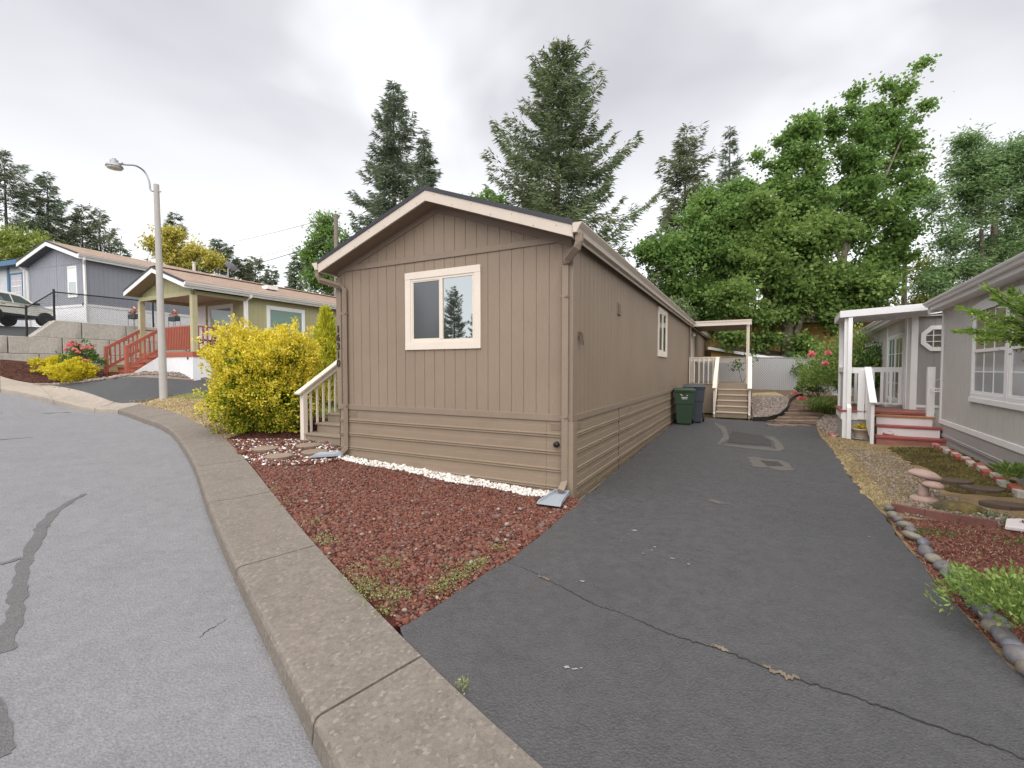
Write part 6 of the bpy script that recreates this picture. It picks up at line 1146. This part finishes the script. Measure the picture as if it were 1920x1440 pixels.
# ================================================================== TREES, POLE, WIRES
def conifer(name, label, c, H, Rb, mat, seed, nb=170, ns=150, f0=.08, droop=.30, lift=.25, leaf=.42, wd=.035, pw=.8, gap=0., lean=(0, 0), group=None, bark=None, bare=0.):
    c = np.array(c, float); t = thing(name, label, 'conifer', c, 0, group); r = np.random.default_rng(seed)
    f = np.sort(f0 + (1 - f0) * np.linspace(0, 1, nb) ** .92); f = np.clip(np.round(f * nb / 5) / (nb / 5) + r.normal(0, .004, nb), f0, .995); a = r.random(nb) * 6.283
    L = Rb * (1 - f) ** pw * np.exp(r.normal(0, .24, nb)) * (1 + .22 * np.sin(a * 2 + seed)) + .12
    keep = r.random(nb) > gap; f, a, L = f[keep], a[keep], L[keep]; nb = len(f)
    o = np.c_[np.cos(a), np.sin(a), np.zeros(nb)]; sd = np.c_[-np.sin(a), np.cos(a), np.zeros(nb)]
    lf = lift * (.3 + 1.2 * f) + r.normal(0, .06, nb); dr = droop * (1.25 - f) + r.normal(0, .05, nb)
    pos = lambda t_, i: np.c_[lean[0] * f[i] * H, lean[1] * f[i] * H, f[i] * H] + o[i] * (L[i] * t_)[:, None] + np.c_[np.zeros(len(i)), np.zeros(len(i)), L[i] * (lf[i] * t_ - dr[i] * np.sin(t_ * 2.4) * .8 + .18 * t_ ** 4)]
    cnt = np.maximum(6, (ns * (L / Rb) ** 1.1).astype(int)); i = np.repeat(np.arange(nb), cnt); m = len(i)
    tt = bare + (1 - bare) * r.random(m) ** .75; s = r.choice([-1, 1], m); ll = L[i] * (.30 * (1 - tt) + .07) * r.random(m); sw = np.where(r.random(m) < .25, .2, 1)
    q = pos(tt, i) + sd[i] * (s * ll * sw)[:, None] + np.c_[np.zeros(m), np.zeros(m), -r.random(m) * .14 * (1 + ll)] + r.normal(0, .05, (m, 3))
    D = o[i] * .8 + sd[i] * (s * r.uniform(.2, 1.1, m))[:, None] + np.c_[np.zeros((m, 2)), r.normal(-.22, .3, m)]
    cards('crown', q, D, rdir(r, m), leaf * r.uniform(.5, 1.3, m), wd * r.uniform(.7, 1.4, m), mat, t, fold=.6)
    mb = MB(); k = [(lean[0] * z * H, lean[1] * z * H, z * H) for z in (-.03, .02, .3, .6, .85, .99)]; mb.tube(k, [H * .0165, H * .0145, H * .011, H * .007, H * .003, .01], 9)
    for j in range(0, nb, 2):
        p = [tuple(x) for x in pos(np.array([0, .4, .8]), np.array([j, j, j]))]; mb.tube(p, [.02 + L[j] * .011, .012 + L[j] * .006, .006], 4, False)
    mb.build('trunk', bark or barkw, t); return t
def leafy(name, label, cat_, c, caps, n, mat, seed, leaf=.17, trunk=None, aspect=.8, cl=34, sp=.26, group=None, bark=None, up=.1, pin=0., per=5):
    """caps: (p0, p1, r0, r1) world-space tapered limbs' foliage volumes; trunk: list of world polylines with radii"""
    c = np.array(c, float); t = thing(name, label, cat_, c, 0, group); r = np.random.default_rng(seed)
    A = np.array([k[0] for k in caps]); B = np.array([k[1] for k in caps]); r0 = np.array([k[2] for k in caps]); r1 = np.array([k[3] for k in caps])
    vol = (np.linalg.norm(B - A, axis=1) + (r0 + r1) * .7) * ((r0 + r1) ** 1.15 + .35); m = n // cl; nbx = max(len(caps) * 3, m // per); bi = r.choice(len(caps), nbx, p=vol / vol.sum()); s = r.random(nbx)
    ax = unit(B - A)[bi]; u = rdir(r, nbx); u = unit(u - ax * (u * ax).sum(-1, keepdims=True) * .6 + ax * .45 + [0, 0, .18]); rr0 = (r0[bi] + (r1[bi] - r0[bi]) * s)
    BL_ = rr0 * r.uniform(.55, 1.22, nbx); bA = A[bi] + (B[bi] - A[bi]) * s[:, None] - ax * (BL_ * .25)[:, None]; bB = bA + u * BL_[:, None] + np.c_[np.zeros((nbx, 2)), -.10 * BL_]
    i = np.repeat(np.arange(nbx), per + 1); m = len(i); t2 = r.uniform(.3, 1.05, m) ** .8; C = bA[i] + (bB - bA)[i] * t2[:, None] + r.normal(0, 1, (m, 3)) * (BL_[i] * .10 + .05)[:, None]
    j = np.repeat(np.arange(m), cl); keep = r.random(len(j)) < (n / len(j)); j = j[keep]; n = len(j); spz = sp * np.exp(r.normal(0, .3, m))[j]; tl = u[i][j]; q = C[j] + np.clip(r.normal(0, 1, (n, 3)), -1.5, 1.5) * spz[:, None] * [1, 1, .42] + tl * (np.clip(r.normal(0, .8, n), -1.2, 1.2) * spz)[:, None]
    D = u[i][j] * .6 + r.normal(0, .6, (n, 3)) + [0, 0, -.25]; U = rdir(r, n); U[:, 2] *= .35; l_ = leaf * r.uniform(.6, 1.35, n)
    if pin: D = D * [1, 1, .5]; D[:, 2] -= .15
    cards('crown', q, D, U, l_, l_ * aspect * .5, mat, t, c, fold=.2)
    mb = MB()
    for pl, rr_ in (trunk or []): mb.tube([tuple(np.array(p) - c) for p in pl], rr_, 9)
    for k in range(len(caps)):
        mb.tube([tuple(A[k] - c), tuple(B[k] - c)], [.03 + r0[k] * .035, .012], 6, False)
    for k in range(0, nbx, 2): mb.tube([tuple(bA[k] - c), tuple(bA[k] * .5 + bB[k] * .5 - c + [0, 0, .04 * BL_[k]]), tuple(bB[k] - c)], [.012 + BL_[k] * .014, .008 + BL_[k] * .008, .004], 4, False)
    mb.build('trunk', bark or barkw, t); return t
def gp(px, Y): q = P(px, 700, Y); z = tz(q[0], q[1]); return np.array([q[0], q[1], z])
def hgt(px, py, Y): return P(px, py, Y)[2] - gp(px, Y)[2]
# tall firs behind the taupe house
conifer('fir_tree', 'tallest dark fir rising behind the taupe roof ridge', gp(1040, 28), hgt(1062, 84, 28), 4.5, fir_m, 171, 300, 330, .26, .26, .34, .40, .034, .62, .1, lean=(.012, 0))
conifer('fir_tree', 'drooping dark fir to the left of the tallest fir', gp(742, 31), hgt(736, 155, 31), 3.9, fir2_m, 72, 270, 300, .12, .40, .18, .42, .034, .72, .12)
conifer('fir_tree', 'shorter blue-green fir leaning on the right side of the drooping fir', gp(797, 29), hgt(796, 243, 29), 2.4, fir2_m, 73, 150, 240, .2, .25, .35, .38, .032, .8, .1)
conifer('fir_tree', 'olive green fir at the left of the maples', gp(1275, 34), hgt(1296, 236, 34), 4.0, pine_m, 74, 230, 260, .1, .36, .25, .46, .036, .7, .12, lean=(.015, 0))
conifer('fir_tree', 'thin-topped fir between olive fir and maples', gp(1362, 37), hgt(1357, 238, 37), 3.2, fir2_m, 75, 170, 200, .2, .3, .25, .45, .034, .85, .15)
# the left skyline
conifer('fir_tree', 'tall sparse fir at the far left edge of the skyline', gp(22, 42), hgt(22, 285, 42), 4.5, fir2_m, 76, 170, 260, .1, .3, .3, .46, .042, .62, .3)
conifer('fir_tree', 'fir with drooping boughs second from the left on the skyline', gp(100, 44), hgt(104, 322, 44), 3.5, fir2_m, 77, 180, 220, .1, .42, .2, .46, .042, .75, .2)
conifer('pine_tree', 'slim pine behind the blue-grey roof, left of a close pair', gp(162, 46), hgt(163, 385, 46), 2.0, pine_m, 78, 110, 150, .2, .1, .5, .42, .042, .6, .25)
conifer('pine_tree', 'broad pine behind the blue-grey roof, right of a close pair', gp(195, 47), hgt(196, 395, 47), 2.7, pine_m, 79, 120, 160, .2, .1, .5, .42, .042, .6, .25)
conifer('fir_tree', 'small dark fir peeping over the blue-grey roof near the lamp', gp(232, 52), hgt(232, 447, 52), 2.2, fir2_m, 80, 90, 110, .2, .3, .3, .6, .05, .8, .1)
conifer('fir_tree', 'pointed fir standing behind the golden autumn tree', gp(335, 46), hgt(333, 398, 46), 2.6, fir2_m, 81, 120, 130, .2, .3, .3, .55, .05, .8, .1)
conifer('fir_tree', 'blue-green bushy fir behind the satellite dish', gp(413, 44), hgt(412, 450, 44), 2.4, fir2_m, 82, 110, 150, .1, .2, .4, .5, .05, .55, .05)
conifer('pine_tree', 'light green conifer beyond the olive house roof, first right of the dish', gp(460, 46), hgt(458, 487, 46), 1.9, pine_m, 83, 90, 120, .1, .2, .4, .5, .05, .6, .05)
conifer('pine_tree', 'light green conifer beyond the olive house roof, tallest of three by the ridge', gp(482, 48), hgt(480, 482, 48), 2.0, pine_m, 84, 90, 120, .1, .2, .4, .5, .05, .6, .05)
conifer('fir_tree', 'small fir tip beyond the olive roof at its lowest visible ridge', gp(512, 46), hgt(510, 497, 46), 1.6, fir2_m, 85, 80, 100, .1, .3, .3, .5, .05, .8, .05)
conifer('cedar_tree', 'drooping cedar in front of the leafy tree by the utility pole', gp(566, 33), hgt(564, 472, 33), 1.7, fir2_m, 86, 110, 130, .05, .5, .1, .4, .04, .6, .05)
def cap(*a):                                                   # (px,py,Y) -> (px,py,Y), radii
    return (P(*a[0]), P(*a[1]), a[2], a[3])
def trunkto(px, Y, tops, r0): b = gp(px, Y); return [([b - [0, 0, .3], b * .5 + np.array(P(*q)) * .5 + [0, 0, 0], P(*q)], [r0, r0 * .7, r0 * .3]) for q in tops]
leafy('bamboo_thicket', 'feathery lime-green tree left of the blue-grey house', 'tree', gp(30, 34), [cap((-60, 500, 34), (90, 478, 34), 1.7, 1.5), cap((-20, 470, 34), (40, 462, 34), 1.3, 1.3), cap((60, 470, 34), (80, 462, 34), .9, .9)], 9000, lime_m, 91, .3, trunkto(30, 34, [(20, 500, 34)], .15), .35, 30, .4)
leafy('autumn_tree', 'golden yellow leaning tree beyond the blue-grey roof', 'tree', gp(330, 41), [cap((320, 515, 41), (322, 435, 41), 1.4, .5), cap((300, 480, 41), (285, 455, 41), .8, .4), cap((345, 500, 41), (370, 462, 41), 1.1, .5), cap((390, 505, 41), (400, 480, 41), .8, .4)], 9000, ygold_m, 92, .26, trunkto(330, 41, [(330, 500, 41)], .2), .5, 24, .34)
leafy('broadleaf_tree', 'tall light green tree beside the wooden utility pole', 'tree', gp(612, 30), [cap((612, 560, 30), (614, 405, 30), 1.5, .45), cap((590, 540, 30), (585, 460, 30), .9, .5), cap((640, 545, 30), (645, 440, 30), 1.0, .5), cap((600, 600, 30), (640, 590, 30), 1.4, 1.2), cap((560, 590, 30), (575, 560, 30), .7, .6)], 26000, mapled_m if 0 else maple_m, 93, .17, trunkto(612, 30, [(612, 520, 30)], .2), .6, 26, .24)
leafy('maple_tree', 'small bright maple top showing over the taupe roof', 'tree', gp(918, 26), [cap((900, 395, 26), (905, 368, 26), .6, .35), cap((925, 395, 26), (935, 372, 26), .55, .3), cap((910, 480, 26), (915, 400, 26), 1.2, .7)], 7000, maple_m, 94, .15, trunkto(918, 26, [(918, 420, 26)], .15), .8, 26, .2)
# the maples behind the yard
leafy('maple_tree', 'tallest windswept maple with spires reaching up to the right', 'tree', gp(1560, 28), [
    cap((1590, 470, 28), (1628, 250, 28), 1.9, .8), cap((1628, 250, 28), (1668, 150, 28), .62, .16), cap((1640, 280, 28), (1700, 160, 28), .75, .30), cap((1700, 160, 28), (1738, 102, 28), .26, .10), cap((1650, 350, 28.5), (1715, 235, 28.5), .85, .28), cap((1690, 250, 28), (1738, 192, 28), .22, .10),
    cap((1600, 300, 27.5), (1604, 158, 27.5), .75, .14), cap((1575, 300, 28), (1560, 215, 28), .7, .3), cap((1530, 430, 28), (1505, 230, 28), 1.7, .6), cap((1490, 360, 28), (1470, 240, 28), 1.0, .35), cap((1450, 310, 28), (1412, 293, 28), .16, .10), cap((1520, 260, 28), (1515, 212, 28), .4, .2),
    cap((1610, 470, 28), (1725, 290, 28), 1.0, .3), cap((1620, 520, 28), (1735, 350, 28), .8, .25), cap((1600, 570, 28), (1700, 440, 28), .9, .4), cap((1590, 560, 28), (1620, 500, 28), 1.2, .9), cap((1640, 420, 28.5), (1738, 330, 28.5), .7, .3), cap((1650, 470, 28), (1742, 405, 28), .6, .25), cap((1640, 520, 28), (1725, 470, 28), .6, .3), cap((1500, 420, 28), (1450, 330, 28), 1.0, .4), cap((1690, 330, 28), (1736, 262, 28), .45, .15)], 68000, maple_m, 95, .185,
    [([gp(1575, 28) - [0, 0, .3], P(1580, 520, 28), P(1590, 380, 28), P(1650, 230, 28)], [.22, .18, .13, .05]), ([P(1580, 500, 28), P(1530, 380, 28), P(1505, 280, 28)], [.12, .09, .04]), ([P(1585, 450, 28), P(1660, 330, 28), P(1700, 240, 28)], [.1, .07, .03])], .85, 36, .24, bark=barkp, per=4)
leafy('maple_tree', 'dense broad maple with twin dark trunk in front of the mustard house', 'tree', gp(1478, 24.5), [
    cap((1440, 550, 24.5), (1560, 540, 24.5), 1.6, 1.5), cap((1400, 510, 24.5), (1480, 440, 24.5), 1.6, 1.2), cap((1500, 480, 24.5), (1560, 420, 24.5), 1.5, 1.0), cap((1590, 530, 24), (1650, 555, 24), 1.3, .8), cap((1400, 585, 23.5), (1430, 595, 23.5), .7, .5), cap((1340, 575, 23.5), (1400, 555, 23.5), .6, 1.1), cap((1440, 420, 25), (1420, 380, 25), .9, .5), cap((1550, 590, 24), (1590, 595, 24), .7, .7), cap((1360, 628, 23), (1385, 634, 23), .34, .25), cap((1495, 640, 23.5), (1530, 655, 23.5), .4, .3), cap((1425, 632, 23.6), (1445, 645, 23.6), .4, .3)],
    60000, mapled_m, 96, .19, [([gp(1474, 24.5) - [0, 0, .3], P(1476, 620, 24.5), P(1450, 520, 24.5)], [.34, .28, .12]), ([gp(1492, 24.5) - [0, 0, .3], P(1494, 620, 24.5), P(1540, 500, 24.5)], [.2, .17, .09]), ([P(1476, 620, 24.5), P(1500, 480, 24.5)], [.2, .1])], .85, 30, .25)
leafy('maple_tree', 'bright green maple low behind the taupe gutter, left of the twin-trunked maple', 'tree', gp(1363, 27), [
    cap((1230, 500, 27), (1300, 470, 27), 1.4, 1.6), cap((1290, 430, 27), (1400, 400, 27), 1.2, 1.5), cap((1370, 380, 27), (1410, 350, 27), 1.1, .6), cap((1320, 380, 27), (1340, 365, 27), .7, .4), cap((1250, 560, 27), (1340, 560, 27), 1.3, 1.5), cap((1330, 500, 27), (1420, 470, 27), 1.7, 1.6), cap((1205, 480, 27), (1225, 470, 27), .6, .5), cap((1290, 600, 27), (1340, 600, 27), .7, .7)],
    46000, maple_m, 97, .19, [([gp(1363, 27) - [0, 0, .3], P(1362, 560, 27), P(1350, 440, 27)], [.42, .36, .15])], .85, 30, .25)
leafy('locust_tree', 'feathery blue-green locust tree above the grey house roof', 'tree', gp(1840, 23), [
    cap((1840, 420, 23), (1830, 290, 23), 1.6, .5), cap((1880, 380, 23), (1880, 270, 23), 1.3, .6), cap((1900, 330, 23), (1930, 270, 23), 1.2, .8), cap((1930, 420, 23), (1990, 330, 23), 1.8, 1.4), cap((1790, 480, 23), (1770, 410, 23), 1.1, .4), cap((1760, 390, 23), (1748, 370, 23), .5, .25), cap((1850, 470, 23), (1930, 480, 23), 1.5, 1.5), cap((1770, 500, 23), (1830, 520, 23), .9, .9), cap((1800, 330, 23), (1790, 310, 23), .45, .3), cap((1740, 520, 23), (1760, 540, 23), .5, .5), cap((1830, 270, 23), (1800, 262, 23), .35, .2)],
    62000, acacia_m, 98, .20, trunkto(1850, 23, [(1840, 430, 23), (1920, 420, 23), (1870, 330, 23)], .25), .32, 40, .27, pin=1)
leafy('understory_tree', 'thin yellow-green trees seen through the gap above the grey porch', 'tree', gp(1700, 31), [cap((1680, 540, 31), (1690, 480, 31), .8, .4), cap((1730, 550, 31), (1740, 490, 31), .8, .4), cap((1700, 570, 31), (1760, 565, 31), 1., .8), cap((1640, 590, 31), (1690, 590, 31), .9, .7)], 7000, leafmat('yellowing_leaves', [(.10, .16, .03), (.2, .24, .05), (.32, .3, .07)], .35), 99, .17, trunkto(1700, 31, [(1700, 540, 31)], .08), .7, 26, .26)
hd_ = leafy('conifer_hedge', 'dark evergreen shrubs behind the slat fence left of the back porch', 'hedge', gp(1270, 25), [cap((1220, 600, 25.5), (1285, 590, 25.5), .8, .8)], 6000, fir_m, 100, .2, trunkto(1290, 25.5, [(1290, 600, 25.5)], .08), .4, 30, .25)
# trunk-like bare pole in the gap, wooden utility pole, wires
b = gp(1692, 29); t = thing('bare_trunk', 'tall bare thin trunk in the sky gap above the grey porch', 'tree', b); mb = MB(); tp = P(1698, 440, 29) - b; mb.tube([(0, 0, -.2), tuple(tp * .6), tuple(tp)], [.19, .14, .08], 9); mb.build('trunk', barkp, t); mb = MB(); mb.tube([tuple(tp * .9), tuple(tp * .97 + [.5, 0, .8])], [.03, .008], 5); mb.tube([tuple(tp * .8), tuple(tp * .85 + [-.6, 0, .3])], [.03, .008], 5); mb.build('branches', barkp, t)
b = gp(631, 26); t = thing('utility_pole', 'weathered wooden utility pole behind the left eave of the taupe house', 'utility pole', b); tp = P(630, 402, 26) - b; mb = MB(); mb.tube([(0, 0, -.3), tuple(tp)], [.15, .11], 10); mb.build('pole', barkp, t); mb = MB(); mb.box(-.2, .2, -.18, -.12, tp[2] * .72, tp[2] * .76); mb.tube([(.13, -.12, tp[2] * .3), (.13, -.12, tp[2] * .7)], .03, 6); mb.build('fittings', galv, t)
wm = M('cable', (.10, .10, .11), .6, .1)
def wireline(a, b, sag, lab, rad=.012):
    a, b = np.array(P(*a)), np.array(P(*b)); tt = np.linspace(0, 1, 17); p = a + (b - a) * tt[:, None]; p[:, 2] -= sag * 4 * tt * (1 - tt); mb = MB(); mb.tube([tuple(q) for q in p], rad, 5); o = mb.build('power_line', wm); tag(o, lab, 'wire')
wireline((630, 405, 26), (300, 470, 60), .5, 'topmost thin power line from the utility pole to the left')
wireline((630, 440, 26), (430, 487, 45), .3, 'faint power line below the topmost one')
wireline((630, 448, 26), (300, 530, 60), .5, 'dark thick power line passing above the satellite dish', .022)
wireline((655, 480, 24), (455, 520, 40), .3, 'pale low power line just above the olive house ridge', .016)
wireline((-60, 472, 30), (95, 455, 30), .1, 'upper cable crossing the lime-green tree at far left', .012); wireline((-60, 487, 30), (70, 479, 30), .1, 'lower cable crossing the lime-green tree at far left', .012)
# firs across the street, behind the photographer: seen only in the window panes
src = [o for o in bpy.data.objects if o.name in ('fir_tree', 'fir_tree.001', 'fir_tree.003')]
for i, (x, y, s) in enumerate(((-34, -6, .42), (-30, -11, .36), (-38, -13, .50), (-27, -17, .40), (-44, -3, .52), (-24, -22, .5), (-33, -20, .55), (-38, -8, .34), (-33, -9, .30), (-41, -9, .44), (-35, -15, .38), (-45, -8, .5))):
    copytree(src[i % 3], 'fir across the street behind the viewer, %s in the row mirrored in the window' % ORD[i], (x, y, tz(x, y) - .5), i * 1.3, s)
